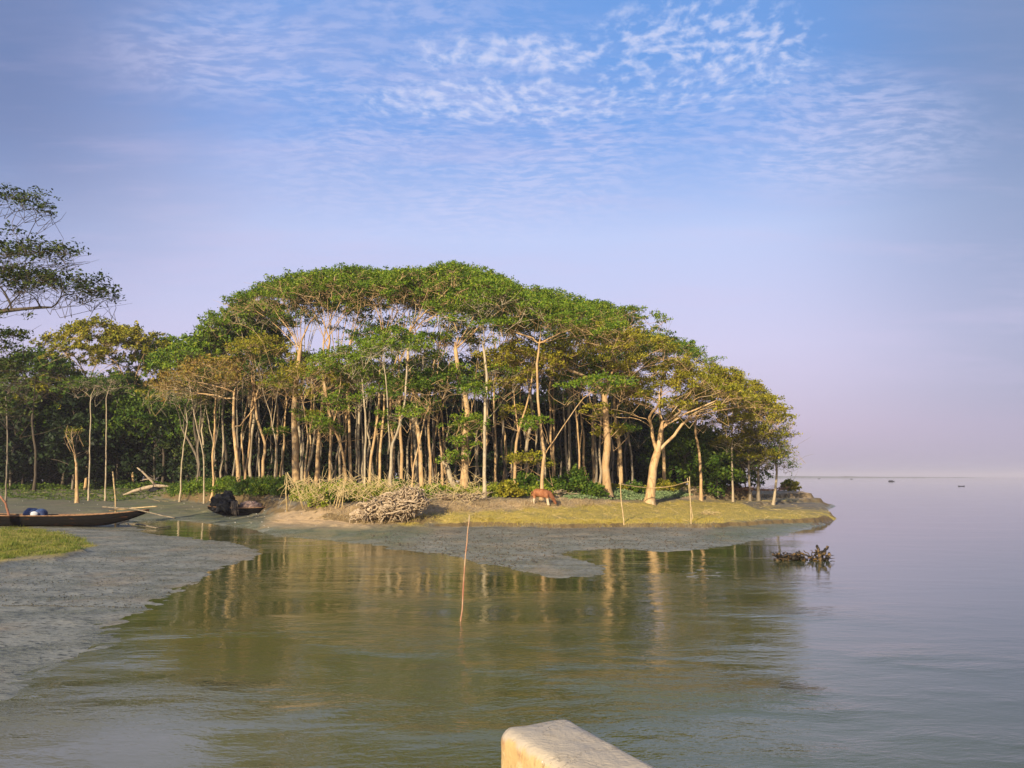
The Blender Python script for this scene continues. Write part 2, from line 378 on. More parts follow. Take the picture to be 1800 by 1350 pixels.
def water_mat():
    m, t, b = new_mat('water_mat')
    pos = t.new('ShaderNodeTexCoord').outputs['Object']
    n0 = t.noise(pos, .045, 3, .5)
    x, y, z = t.xyz(pos)
    silt_sheen = t.mix(t.mapr(n0, .35, .65), (.104, .108, .026), (.080, .092, .028))
    silt_sheen = t.mix(t.math('MULTIPLY', t.mapr(x, .5, -6.5), t.mapr(y, 16.0, 7.0)), silt_sheen, (.200, .190, .130))  # near-left turbid shallows, paled with sky reflection put into the colour
    # open river further right is greyer and paler than the green inlet
    silt_sheen = t.mix(t.mapr(t.math('SUBTRACT', x, t.math('MULTIPLY', y, .22)), -1.0, 9.0), silt_sheen, (.064, .080, .052))
    t.l.new(silt_sheen, b.inputs['Base Color'])
    b.inputs['IOR'].default_value = 1.36; b.inputs['Roughness'].default_value = .035
    b.inputs['Specular IOR Level'].default_value = .95
    w = t.vmath('MULTIPLY', t.vmath('ADD', pos, t.vmath('SCALE', t.noise(pos, .5, 2, out=1), .8)), (.55, 1.25, 1.0))
    r1 = t.noise(w, 1.5, 3, .5); r2 = t.noise(w, 5.0, 3, .6); r3 = t.noise(t.vmath('MULTIPLY', pos, (.2, .6, 1)), .8, 2, .5); r4 = t.noise(w, 15.0, 2, .6)
    act = t.noise(t.vmath('MULTIPLY', pos, (.8, 1.4, 1)), .16, 3, .5)
    rough_ = t.mapr(act, .40, .62, .35, 1.0)
    calm = t.math('MULTIPLY', t.mapr(t.math('SUBTRACT', x, t.math('MULTIPLY', y, .30)), .5, 5.0, 1.0, .22), t.mapr(t.math('ADD', x, t.math('MULTIPLY', y, .42)), .0, 3.0, .5, 1.0))      # the open water beyond the lee is calmer
    h = t.math('ADD', t.math('MULTIPLY', r1, .9), t.math('ADD', t.math('MULTIPLY', r2, .36), t.math('MULTIPLY', r3, .8)))
    h = t.math('ADD', h, t.math('MULTIPLY', t.math('MULTIPLY', r4, .16), t.mapr(y, 30.0, 14.0)))
    nearr = t.math('ADD', t.mapr(y, 34.0, 18.0, .75, 1.3), t.math('MULTIPLY', t.mapr(y, 18.0, 11.0), t.mapr(act, .45, .6, .4, 2.4)))
    h = t.math('MULTIPLY', t.math('MULTIPLY', t.math('MULTIPLY', h, rough_), calm), nearr)
    bump(t, b, h, 1.0, .034)
    return m
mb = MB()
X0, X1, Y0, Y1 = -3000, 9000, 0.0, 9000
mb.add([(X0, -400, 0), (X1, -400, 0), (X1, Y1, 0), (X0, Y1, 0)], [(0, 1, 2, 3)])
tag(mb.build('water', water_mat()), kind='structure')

# ------------------------------------------------------------------ materials
def bark(name, c1, c2, c3, sc=6.0):
    m, t, b = new_mat(name); pos = t.new('ShaderNodeTexCoord').outputs['Object']
    oi = t.new('ShaderNodeObjectInfo').outputs['Random']
    n1 = t.noise(t.vmath('MULTIPLY', pos, (1, 1, .22)), sc, 5, .65); n2 = t.noise(pos, 1.1, 3, .5)
    c = t.mix(t.mapr(n1, .35, .7), c1, c2); c = t.mix(t.mapr(n2, .48, .7), c, c3)
    spot = t.noise(t.vmath('MULTIPLY', pos, (1, 1, .5)), 3.2, 4, .7); c = t.mix(t.mapr(spot, .56, .66, 0, .75), c, tuple(.45 * v for v in c2)); c = t.mix(t.math('MULTIPLY', oi, .55), c, c2)
    t.l.new(c, b.inputs['Base Color']); b.inputs['Roughness'].default_value = .9; b.inputs['Specular IOR Level'].default_value = .15
    bump(t, b, n1, .8, .05); return m
BK_warm = bark('bark_warm', (.70, .48, .24), (.38, .24, .12), (.64, .51, .32))
BK_pale = bark('bark_pale', (.58, .48, .33), (.32, .25, .16), (.46, .42, .31))
BK_grey = bark('bark_grey', (.30, .25, .18), (.15, .12, .09), (.22, .20, .15))
def leafmat(name, c1, c2, c3, trans=.22):
    m, t, b = new_mat(name); pos = t.new('ShaderNodeTexCoord').outputs['Object']
    ri = t.new('ShaderNodeNewGeometry').outputs['Random Per Island']
    n = t.noise(pos, .55, 3, .6)
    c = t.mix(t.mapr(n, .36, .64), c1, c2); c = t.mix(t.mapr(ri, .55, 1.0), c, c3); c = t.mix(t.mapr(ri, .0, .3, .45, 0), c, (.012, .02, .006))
    t.l.new(c, b.inputs['Base Color']); b.inputs['Roughness'].default_value = .6; b.inputs['Specular IOR Level'].default_value = .25
    tr = t.new('ShaderNodeBsdfTranslucent'); t.l.new(c, tr.inputs[0]); mx = t.new('ShaderNodeMixShader'); mx.inputs[0].default_value = trans
    t.l.new(b.outputs[0], mx.inputs[1]); t.l.new(tr.outputs[0], mx.inputs[2]); t.l.new(mx.outputs[0], t.n['Material Output'].inputs[0]); return m
LF_green = leafmat('leaf_green', (.085, .175, .010), (.16, .25, .014), (.28, .33, .025))
LF_olive = leafmat('leaf_olive', (.19, .215, .012), (.29, .25, .016), (.40, .35, .03))
LF_gold = leafmat('leaf_gold', (.30, .19, .035), (.34, .25, .045), (.19, .19, .035))
LF_dark = leafmat('leaf_dark', (.010, .022, .007), (.020, .040, .010), (.04, .07, .018), .15)  # deep-wood shade put into the leaf colour
LF_mid = leafmat('leaf_mid', (.048, .115, .009), (.090, .155, .012), (.16, .22, .020))
LF_lime = leafmat('leaf_lime', (.17, .25, .012), (.26, .31, .02), (.40, .40, .05))
LF_shade = leafmat('leaf_shaded', (.028, .052, .008), (.055, .080, .012), (.09, .11, .018), .12)  # darker leaf copy: shade of the left trees painted into its colour
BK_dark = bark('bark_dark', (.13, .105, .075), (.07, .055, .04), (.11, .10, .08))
def plain(name, c1, c2=None, rough=.8, sc=4, spec=.3, bmp=0.0, stretch=(1, 1, 1), lo=.4, hi=.65):
    m, t, b = new_mat(name); pos = t.new('ShaderNodeTexCoord').outputs['Object']
    n = t.noise(t.vmath('MULTIPLY', pos, stretch), sc, 5, .65)
    c = t.mix(t.mapr(n, lo, hi), c1, c2 or tuple(.6 * v for v in c1))
    t.l.new(c, b.inputs['Base Color']); b.inputs['Roughness'].default_value = rough; b.inputs['Specular IOR Level'].default_value = spec
    if bmp: bump(t, b, n, 1.0, bmp)
    return m
M_drift = plain('weathered_root', (.52, .41, .28), (.26, .18, .10), .85, 7, bmp=.03)
M_bamboo = plain('bamboo', (.55, .42, .22), (.36, .24, .11), .6, 3)
M_hull = plain('tarred_planks', (.009, .008, .007), (.17, .065, .022), .8, .9, spec=.08, bmp=.02, stretch=(1, 1, 4), lo=.58, hi=.74)
M_gunwale = plain('worn_gunwale', (.36, .20, .10), (.16, .09, .05), .7, 5)
M_plank = plain('grey_plank', (.30, .25, .18), (.15, .12, .08), .8, 5)
M_tarp = plain('black_tarp', (.007, .008, .010), (.022, .023, .027), .6, 3, spec=.2, bmp=.12)
M_net = plain('net_heap', (.42, .30, .24), (.20, .11, .09), .9, 9, bmp=.03)
M_blue = plain('blue_sheet', (.05, .085, .20), (.03, .045, .12), .5, 3)
M_white = plain('white_sack', (.62, .64, .66), (.45, .46, .5), .6, 3)
M_snag = plain('wet_wood', (.20, .125, .045), (.022, .018, .012), .5, 6, bmp=.05, lo=.36, hi=.52)
M_strawst = plain('dry_stalks', (.64, .50, .25), (.44, .33, .15), .8, 3)

# ------------------------------------------------------------------ tree growing
def unit(v): return v / (np.linalg.norm(v) + 1e-9)
def grow(rng, stem, targets, r_tip=.016, expo=.46, r_base=None, lift=.35, wob=.05, sides=(7, 5, 3), rise=1.0):
    """stem: list of polylines (first is the trunk, others start on it); targets: crown points every one of which gets its own branch.
    Returns an MB with trunk, limbs and twigs."""
    nodes = [np.array(stem[0][0], float)]; par = [-1]; chains = []
    def add_chain(start, pts):
        ids = [start]; 
        for p in pts: nodes.append(np.array(p, float)); par.append(ids[-1]); ids.append(len(nodes) - 1)
        chains.append(ids)
    for k, poly in enumerate(stem):
        poly = [np.array(p, float) for p in poly]; pts = []
        for i in range(len(poly) - 1):
            n = max(2, int(np.linalg.norm(poly[i + 1] - poly[i]) / .7))
            for j in range(1, n + 1):
                t = j / n; p0 = poly[max(i - 1, 0)]; p1 = poly[i]; p2 = poly[i + 1]; p3 = poly[min(i + 2, len(poly) - 1)]
                q = .5 * (2 * p1 + (p2 - p0) * t + (2 * p0 - 5 * p1 + 4 * p2 - p3) * t * t + (3 * p1 - p0 - 3 * p2 + p3) * t ** 3)
                pts.append(q + rng.randn(3) * .02)
        if k == 0: start = 0
        else: start = int(np.argmin([np.sum((n - poly[0]) ** 2) for n in nodes]))
        add_chain(start, pts)
    forkz = stem[0][-1][2] * .62 + stem[0][0][2] * .38 if len(stem) == 1 else stem[0][-1][2] - 1.0
    forkz = min(forkz, stem[0][-1][2] - .2)
    root = np.array(stem[0][-1]); order = np.argsort([np.linalg.norm(t - root) for t in targets])
    for ti in order:
        T = targets[ti]; A = np.array(nodes)
        d = T - A; L = np.linalg.norm(d, axis=1)
        bad = (A[:, 2] < forkz) | (A[:, 2] > T[2] - .12 * L)
        elev = d[:, 2] / (L + 1e-6)
        cost = L + np.where(bad, 40, 0) + np.abs(elev - .5) * 1.2 * rise
        s = int(np.argmin(cost)); a = nodes[s]; D = L[s]
        pd = unit(a - nodes[par[s]]) if par[s] >= 0 else np.array([0, 0, 1.0])
        c1 = a + (pd * .5 + unit(T - a) * .5 + np.array([0, 0, lift * .3])) * D * .42
        n = max(3, int(D / .7)); pts = []
        for j in range(1, n + 1):
            t = j / n; q = (1 - t) ** 2 * a + 2 * t * (1 - t) * c1 + t * t * T
            pts.append(q + rng.randn(3) * wob * math.sin(math.pi * t) * min(D, 3) ** .5)
        add_chain(s, pts)
    cnt = np.zeros(len(nodes)); haschild = np.zeros(len(nodes), bool)
    for i in range(len(nodes)):
        if par[i] >= 0: haschild[par[i]] = True
    for i in range(len(nodes) - 1, -1, -1):
        if not haschild[i]: cnt[i] += 1
        if par[i] >= 0: cnt[par[i]] += cnt[i]
    rad = r_tip * cnt ** expo
    if r_base:
        k = r_base / rad[0]; rad = np.where(rad > r_tip * 2, r_tip * 2 + (rad - r_tip * 2) * (r_base - r_tip * 2) / max(rad[0] - r_tip * 2, 1e-4), rad)
    mb = MB(); nd = np.array(nodes)
    z0 = nd[0][2]; ztop = nd[:, 2].max()
    for k, ids in enumerate(chains):
        P = nd[ids]; R = rad[ids].copy()
        if k: R[0] = min(R[0], R[1] * 1.15)
        if k == 0:
            h = P[:, 2] - z0; R = R * (1 + .55 * np.exp(-h / .45)) * (1 - .012 * h).clip(.6, 1)
        R = np.where(R > .03, R * (1 - .40 * np.clip((P[:, 2] - z0) / max(ztop - z0, 1), 0, 1)), R)
        s = sides[0] if R.max() > .10 else sides[1] if R.max() > .035 else sides[2]
        mb.tube(P, R, s, cap=False)
    return mb, nd
def dome(rng, c, R, ztop, drop, n, squash=1.0, jit=.35, power=1.6):
    k = np.arange(n) + .5; r = np.sqrt(k / n) * R; a = k * 2.39996 + rng.rand() * 6.28
    r = r * (1 + .14 * rng.randn(n)); a = a + .25 * rng.randn(n)
    lobes = 1 + .16 * np.sin(3 * a + rng.rand() * 6) + .1 * np.sin(5 * a + rng.rand() * 6)
    x = c[0] + r * lobes * np.cos(a); y = c[1] + r * lobes * np.sin(a) * squash
    z = ztop - drop * np.clip(r / R, 0, 1.2) ** power - np.abs(rng.randn(n)) * jit - .25
    return np.stack([x, y, z], -1)
def leaves(mb, rng, targets, per, pad=1.0, thick=.28, size=.16, droop=.3, twig=None, ntw=4, asp=.5, flat=.55):
    n = len(targets)
    for i, T in enumerate(targets):
        s = pad * (.6 + .8 * rng.rand()); m = int(per * (s / pad) ** 1.3)
        # sub-tufts inside each pad
        nt = 5 + rng.randint(4); a = rng.rand(nt) * 6.28; rr = s * np.sqrt(rng.rand(nt))
        tc = np.stack([T[0] + rr * np.cos(a), T[1] + rr * np.sin(a), T[2] + thick * (.8 - (rr / s) ** 2 * droop * 2) + rng.randn(nt) * thick * .5], -1)
        if twig is not None:
            for q in tc[:ntw]:
                base = T - np.array([rng.randn() * .15, rng.randn() * .15, .2]); q = q - [0, 0, .08]
                twig.tube([base, (base + q) / 2 + rng.randn(3) * .08, q], [.014, .010, .006], 3, cap=False)
            lowb = T + np.array([rng.randn() * .5, rng.randn() * .5, -rng.uniform(.7, 1.7)])
            for _ in range(2):
                q = T + np.array([rng.randn() * s, rng.randn() * s, -rng.uniform(0, .5)])
                twig.tube([lowb, (lowb + q) / 2 + rng.randn(3) * .12, q], [.017, .012, .006], 3, cap=False)
        w = rng.randint(nt, size=m)
        P = tc[w] + rng.randn(m, 3) * np.array([s * .20, s * .20, thick * .42])
        N = rng.randn(m, 3) * (1 - flat) + np.array([0, -.25, 1.0]) * flat * rng.choice([-1, 1], m)[:, None]
        N /= np.linalg.norm(N, axis=1)[:, None] + 1e-9
        U = np.cross(N, rng.randn(m, 3)); U /= np.linalg.norm(U, axis=1)[:, None] + 1e-9; W = np.cross(N, U)
        L = size * (.6 + .9 * rng.rand(m))[:, None]
        mb.quads_at(P, U * L, W * L * asp)

TREES = []
def umbrella(seed, name, label, px, depth, stems, top, R, drop=2.4, n=60, per=145, pad=.82, rb=.22, leaf=LF_green, bk=BK_warm, size=.092,
             group=None, cat='tree', squash=1.0, lower=None, extra=None, thick=.24, jit=.45, r_tip=.016, base_py=None, flat=.4, fan=True):
    """stems: polylines in photo pixels (first is the trunk, starting at the ground); top: (px, py) of the crown's summit"""
    rng = np.random.RandomState(seed)
    b = PY(px, 860, depth); b[2] = gz(b[0], b[1]) - .08
    def w(p, k=0, m=1): return PY(p[0], p[1], depth + (p[2] if len(p) > 2 else 0))
    st = [[b] + [w(p) for p in stems[0]]] + [[w(p) for p in s] for s in stems[1:]]
    tp = PY(top[0], top[1], depth)
    tg = dome(rng, (tp[0], depth + (top[2] if len(top) > 2 else .5)), R, tp[2], drop, n, squash, jit)
    if fan and R > 3.2:      # upright limbs opening like a fan under the crown
        nf = 3 + rng.randint(3) + (3 if top[1] < 540 else 0); last = st[0][-1]; zt = tp[2] - drop - .6
        for i in range(nf):
            a = (i + .6 * rng.rand()) * 6.283 / nf; rr = R * rng.uniform(.28, .6); k = rng.uniform(0, .45); p0 = last * (1 - k) + st[0][-2] * k
            e = np.array([tp[0] + rr * math.cos(a), depth + rr * math.sin(a) * .8, zt + rng.uniform(-.3, .5)])
            if e[2] > p0[2] + .8: st.append([p0, p0 * .5 + e * .5 + np.array([-.12 * rr * math.cos(a), -.1 * rr * math.sin(a), .1]), e])
    n = int(n * 1.18)
    if lower:
        for (lx, ly, lr, ln, ld) in lower:
            q = PY(lx, ly, depth + ld); tg = np.vstack([tg, dome(rng, (q[0], q[1]), lr, q[2], .7, ln, 1, .2)])
    mbT, nd = grow(rng, st, tg, r_base=rb, r_tip=r_tip)
    lf = MB(); leaves(lf, rng, tg, per, pad, thick, size, twig=mbT, flat=flat)
    root = thing(name, b, label, cat, group)
    mbT.build('trunk', bk, root, True, origin=b); lf.build('crown', leaf, root, False, origin=b)
    TREES.append(root); return root

# ---- the front of the grove: trees whose trunks one can follow from the ground
G, O, D, Y_, MID, LM = LF_green, LF_olive, LF_dark, LF_gold, LF_mid, LF_lime
hero = [
 # seed, name, label, px, depth, stems, top, R, kwargs
 (11, 'golden crowned tree with orange trunk and spreading bare branches left in the grove', 421, 60,
  [[(416, 800), (410, 750), (411, 700), (413, 684)], [(416, 757), (430, 738), (446, 718), (452, 690)], [(411, 705), (380, 695), (335, 690)]], (375, 618), 4.9,
  dict(drop=2.6, n=95, per=46, leaf=Y_, rb=.24, squash=.8, r_tip=.02, size=.12, pad=.85)),
 (12, 'whitish slim tree leaning right at the far left of the grove, small thin crown', 317, 64, [[(321, 800), (329, 745), (327, 725)], [(329, 745), (318, 722), (312, 705)]], (322, 655), 2.6,
  dict(drop=1.6, n=26, per=60, leaf=O, rb=.10, bk=BK_pale)),
 (13, 'brown trunked tree forked low between two slim white trunks, left of the golden crown', 354, 67, [[(348, 815), (338, 786), (328, 770), (318, 750)], [(338, 786), (346, 765), (348, 740)]], (330, 668), 2.8,
  dict(drop=1.6, n=26, per=60, leaf=MID, rb=.17, bk=BK_grey)),
 (14, 'pale curved slim trunk rising in front of the golden crown on its left side', 360, 62, [[(357, 800), (345, 745), (337, 700), (332, 670)]], (325, 640), 2.6,
  dict(drop=1.5, n=26, per=60, leaf=O, rb=.10, bk=BK_pale)),
 (15, 'pale slim tree with a Y shaped fork just left of the big orange trunk', 374, 66, [[(375, 815), (377, 792), (366, 740), (359, 690)], [(377, 792), (384, 750), (386, 700)]], (372, 640), 2.4,
  dict(drop=1.4, n=24, per=60, leaf=MID, rb=.10, bk=BK_pale)),
 (16, 'thin trunk standing directly behind the big orange trunk under the golden crown', 430, 68, [[(428, 800), (424, 765), (436, 700), (440, 660)]], (440, 610), 3.0,
  dict(drop=1.8, n=30, per=70, leaf=MID, rb=.13)),
 (17, 'tan tree forking at mid height right of the golden crowned tree', 462, 63, [[(463, 810), (466, 780), (452, 735), (447, 690)], [(466, 780), (476, 745), (480, 690)]], (468, 585), 3.6,
  dict(drop=1.9, n=44, leaf=O, rb=.19)),
 (18, 'tall twin limbed tree with thick ribbed trunk behind the left side of the thorn fence', 520, 62, [[(519, 790), (517, 740), (518, 705), (522, 660), (530, 600)], [(517, 706), (495, 678), (478, 650), (462, 600)]], (510, 488), 5.0,
  dict(drop=2.6, n=80, rb=.36)),
 (19, 'thick trunk leaning right behind the middle of the thorn fence', 557, 64, [[(559, 790), (565, 730), (572, 660), (580, 590)]], (566, 478), 4.6,
  dict(drop=2.3, n=66, rb=.27)),
 (20, 'forked tan trunk with light green low crown rising behind the thorn fence', 536, 60, [[(537, 810), (541, 770), (536, 730), (530, 690)], [(541, 770), (549, 735), (552, 700)]], (548, 628), 3.6,
  dict(drop=1.7, n=46, per=80, leaf=O, rb=.12)),
 (21, 'smooth trunk splitting in two, just right of the thorn fence', 580, 61, [[(580, 800), (581, 756), (572, 700), (566, 650)], [(581, 756), (594, 715), (600, 660)]], (600, 585), 3.4,
  dict(drop=1.8, n=44, leaf=G, rb=.17)),
 (22, 'crooked trunk bending left then right between the fence and the root stump', 610, 63, [[(603, 800), (592, 765), (583, 745), (574, 700), (568, 640), (570, 580)]], (610, 471), 4.6,
  dict(drop=2.3, n=66, rb=.17)),
 (23, 'straight tall trunk standing close to the crooked one, left of the root stump', 617, 65, [[(615, 790), (613, 730), (612, 660), (618, 580)]], (650, 474), 4.4,
  dict(drop=2.2, n=60, rb=.20)),
 (24, 'pale straight trunk behind the left end of the root stump', 641, 60, [[(641, 810), (643, 760), (641, 710), (636, 665)]], (640, 590), 3.4,
  dict(drop=1.7, n=42, leaf=G, rb=.14, bk=BK_pale)),
 (25, 'bent slender trunk behind the left half of the root stump', 650, 62, [[(651, 815), (655, 785), (665, 725), (668, 650), (676, 590)]], (690, 478), 4.4,
  dict(drop=2.2, n=60, rb=.17)),
 (26, 'warm lit trunk behind the middle of the root stump, dividing high up', 668, 65, [[(668, 800), (673, 745), (676, 690), (672, 640)], [(676, 690), (690, 655), (700, 620)]], (668, 560), 3.2,
  dict(drop=1.7, n=40, leaf=MID, rb=.18)),
 (27, 'pale twin trunked tree with flared foot directly behind the top of the root stump', 686, 55, [[(687, 820), (690, 780), (703, 745), (712, 700), (716, 640)], [(688, 815), (683, 750), (680, 690), (676, 640)]], (700, 560), 3.6,
  dict(drop=1.9, n=50, leaf=G, rb=.20, bk=BK_pale)),
 (28, 'straight upright trunk right of the pale twin trunks', 706, 62, [[(706, 800), (703, 740), (702, 680), (700, 610)]], (735, 474), 4.4,
  dict(drop=2.3, n=60, rb=.21)),
 (29, 'thin leaning trunk slanting up to the right behind the stump', 724, 57, [[(727, 820), (736, 785), (748, 730), (764, 690)]], (760, 640), 2.8,
  dict(drop=1.5, n=34, leaf=MID, rb=.10, bk=BK_warm)),
 (30, 'tall tree with strong sinuous trunk right of the root stump, dark green top', 742, 60, [[(739, 800), (735, 755), (729, 715), (724, 670), (716, 620), (722, 570)], [(729, 715), (735, 670), (738, 620)]], (782, 466), 5.2,
  dict(drop=2.6, n=84, rb=.26)),
 (31, 'plain middle sized trunk behind the brush pile, left of the leaning stub', 757, 66, [[(756, 800), (753, 750), (756, 690), (766, 620)]], (820, 470), 4.6,
  dict(drop=2.4, n=62, rb=.17)),
 (32, 'narrow trunk with two thin arms above the leaning stub tree', 778, 64, [[(776, 800), (770, 745), (767, 690), (772, 620)], [(770, 745), (782, 700), (790, 640)]], (800, 560), 3.4,
  dict(drop=1.8, n=44, leaf=G, rb=.15)),
 (33, 'thick trunk wrapped in leafy side shoots behind the leaning stub tree', 816, 58, [[(817, 810), (818, 770), (822, 735), (818, 700), (806, 650), (800, 600)], [(822, 735), (834, 700), (838, 640), (846, 590)]], (850, 482), 5.0,
  dict(drop=2.5, n=78, rb=.33, lower=[(812, 722, 1.2, 5, -.8), (797, 782, .9, 5, -1.0), (838, 728, .9, 4, -.8), (808, 755, .8, 3, -.9)])),
 (34, 'tall bare trunk with pale flared foot standing between the brush pile and the cow', 852, 56, [[(852, 810), (852, 760), (853, 710), (856, 660), (848, 600)]], (880, 498), 4.6,
  dict(drop=2.4, n=64, rb=.20, bk=BK_pale)),
 (35, 'trunk in the row behind, right of the tall pale footed one', 871, 66, [[(871, 800), (870, 740), (868, 690), (876, 620)]], (930, 512), 4.6,
  dict(drop=2.4, n=60, rb=.15)),
 (36, 'V forked tree with yellow green lower shoots left of the grazing cow', 905, 59, [[(906, 800), (911, 760), (925, 715), (936, 660), (930, 610)], [(911, 760), (905, 710), (902, 640)]], (905, 592), 3.8,
  dict(drop=2.0, n=52, leaf=O, rb=.19, lower=[(925, 790, 1.3, 7, -.8), (890, 660, 1.2, 6, -.8), (900, 625, 1.2, 5, -.8)])),
 (37, 'V forked tree just behind the cow with a long limb reaching far right', 952, 56, [[(954, 825), (957, 800), (951, 755), (946, 700), (944, 640), (950, 590)], [(957, 800), (975, 772), (1000, 735), (1025, 700), (1050, 685)]], (975, 520), 5.0,
  dict(drop=2.6, n=80, rb=.19, lower=[(1060, 655, 2.0, 14, 0)])),
 (38, 'slim double trunk between the cow and the big double limbed tree', 1018, 66, [[(1018, 800), (1014, 745), (1008, 690), (1012, 640)], [(1018, 795), (1024, 745), (1034, 700)]], (1025, 560), 3.8,
  dict(drop=2.0, n=50, leaf=G, rb=.13)),
 (39, 'massive tree with swollen trunk and three upright limbs left behind the bamboo rail', 1068, 62, [[(1064, 820), (1068, 790), (1067, 755), (1064, 715), (1062, 680)], [(1067, 765), (1052, 735), (1038, 705), (1034, 680)], [(1068, 770), (1080, 745), (1086, 712)], [(1069, 775), (1100, 740), (1125, 710)]], (1060, 560), 6.2,
  dict(drop=3.4, n=110, rb=.36, leaf=O, r_tip=.02)),
 (40, 'stout leaning tree with wide forks behind the bamboo rail, its limbs sweeping right', 1141, 63, [[(1148, 822), (1155, 796), (1160, 770), (1165, 742)], [(1155, 796), (1147, 765), (1144, 745)], [(1156, 795), (1185, 765), (1200, 745), (1235, 720), (1265, 705)], [(1165, 745), (1190, 715), (1215, 690)]], (1215, 628), 7.0,
  dict(drop=3.6, n=130, rb=.40, leaf=O, r_tip=.02, squash=.7)),
 (41, 'thin upright trunk in the shade between the two biggest trunks', 1112, 68, [[(1110, 800), (1104, 765), (1098, 720)]], (1110, 580), 5.0,
  dict(drop=2.6, n=66, leaf=MID, rb=.13, bk=BK_grey)),
 (42, 'tree with flat wide top reaching above its neighbours, right of the grove centre', 1092, 74, [[(1090, 790), (1080, 720), (1085, 650)]], (1060, 532), 5.6,
  dict(drop=2.6, n=84, rb=.22)),
 (43, 'tree with level shelf of foliage pointing right above the sweeping limbs', 1168, 74, [[(1166, 790), (1160, 720), (1165, 660)]], (1160, 582), 5.4,
  dict(drop=2.4, n=80, rb=.22)),
 (44, 'olive crowned tree at the right shoulder of the grove', 1232, 72, [[(1230, 800), (1222, 750), (1235, 700)]], (1262, 652), 5.2,
  dict(drop=3.6, n=110, leaf=O, rb=.18, squash=.8)),
 (45, 'white slender straight trunk near the right tip of the grove', 1288, 74, [[(1287, 810), (1287, 760), (1288, 700)]], (1305, 656), 3.9,
  dict(drop=3.6, n=80, leaf=O, rb=.12, bk=BK_pale, lower=[(1300, 725, 1.8, 12, 0), (1280, 760, 1.4, 8, 0), (1330, 745, 1.6, 10, 0)])),
 (46, 'drooping olive crowned tree at the outer right edge of the grove', 1318, 75, [[(1316, 800), (1322, 740), (1330, 700)]], (1332, 690), 3.0,
  dict(drop=4.2, n=90, per=80, leaf=O, rb=.14, bk=BK_grey, lower=[(1345, 752, 1.6, 14, 0), (1352, 785, 1.4, 12, 0), (1322, 790, 1.5, 10, 0), (1300, 775, 1.3, 8, 0)])),
 (47, 'low bushy dark tree at the right tip of the land above the cut bank', 1333, 77, [[(1333, 835), (1334, 810)]], (1330, 752), 3.1,
  dict(drop=3.0, n=70, per=80, leaf=MID, rb=.2, bk=BK_grey, thick=.4)),
 (48, 'small white barked tree with few leaves, outermost at the right tip of the bank', 1358, 76, [[(1366, 830), (1361, 800), (1366, 770), (1378, 745)], [(1362, 805), (1378, 785), (1390, 768)]], (1376, 772), 1.5,
  dict(drop=1.4, n=14, per=26, pad=.6, leaf=LM, rb=.16, bk=BK_pale, thick=.3)),
]
for s, lab, px, dep, stems, top, R, kw in hero:
    sh_ = float(np.interp(px, [300, 430, 560, 600], [12, 10, 3, 0])); R *= (dep + sh_) / dep; dep += sh_
    kw['rb'] = kw.get('rb', .2) * (.82 if kw.get('rb', .2) < .3 else .95); rq = np.random.RandomState(s * 3)
    if 480 < px < 1020 and kw['rb'] < .25: kw['rb'] *= .86
    if 480 < px < 1020 and 540 < top[1] < 625: top = (top[0], top[1] + rq.uniform(-8, 46)); kw['drop'] = 1.6; kw['per'] = 125; kw['n'] = int(kw.get('n', 60) * .72); R *= .86
    elif top[1] < 540: top = (top[0], top[1] + rq.uniform(-7, 9)); kw['n'] = int(kw.get('n', 60) * .85); kw['drop'] = kw.get('drop', 2.4) * .85
    if 480 < px < 1120:
        kw['lower'] = list(kw.get('lower', [])) + [(px + rq.uniform(-34, 34), rq.uniform(630, 745), rq.uniform(.6, 1.2), rq.randint(2, 6), rq.uniform(-1.2, 1.2)) for _ in range(rq.randint(1, 4))]
    umbrella(s, 'grove_tree', lab, px, dep, stems, top, R, **kw)

# ---- the rows behind: tall umbrella trees that make the roof of the grove
back = [
 (61, 440, 76, (448, 516), 4.6, 'first tall tree of the rear row, its open crown stepping down over the golden one'),
 (62, 487, 80, (486, 500), 4.6, 'rear row tree whose crown fills the left shoulder of the high roof'),
 (63, 530, 78, (540, 480), 5.2, 'rear row tree under the left crest of the roof, behind the thick ribbed trunk'),
 (64, 598, 79, (592, 472), 5.0, 'rear row tree topping the roof above the crooked trunk'),
 (65, 634, 77, (640, 470), 5.0, 'rear row tree with flat crown above the pale straight trunk'),
 (66, 690, 80, (700, 476), 5.2, 'rear row tree with crown above the pale twin trunks'),
 (67, 733, 76, (750, 470), 5.0, 'rear row tree left of the very highest treetop'),
 (68, 768, 80, (790, 462), 5.0, 'rear row tree carrying the highest treetop of the grove'),
 (69, 835, 78, (835, 474), 5.2, 'rear row tree just right of the highest treetop'),
 (70, 884, 80, (880, 488), 5.4, 'rear row tree with dense crown above the tall pale footed trunk'),
 (71, 930, 76, (925, 505), 5.0, 'rear row tree where the roof line starts to fall to the right'),
 (72, 975, 80, (965, 514), 5.2, 'rear row tree above the cow with a thick green top'),
 (73, 1000, 76, (1010, 522), 5.2, 'rear row tree left of the big swollen trunk with a layered crown'),
 (74, 1045, 81, (1040, 530), 5.0, 'rear row tree whose foliage shelf juts out at the right shoulder of the roof'),
]
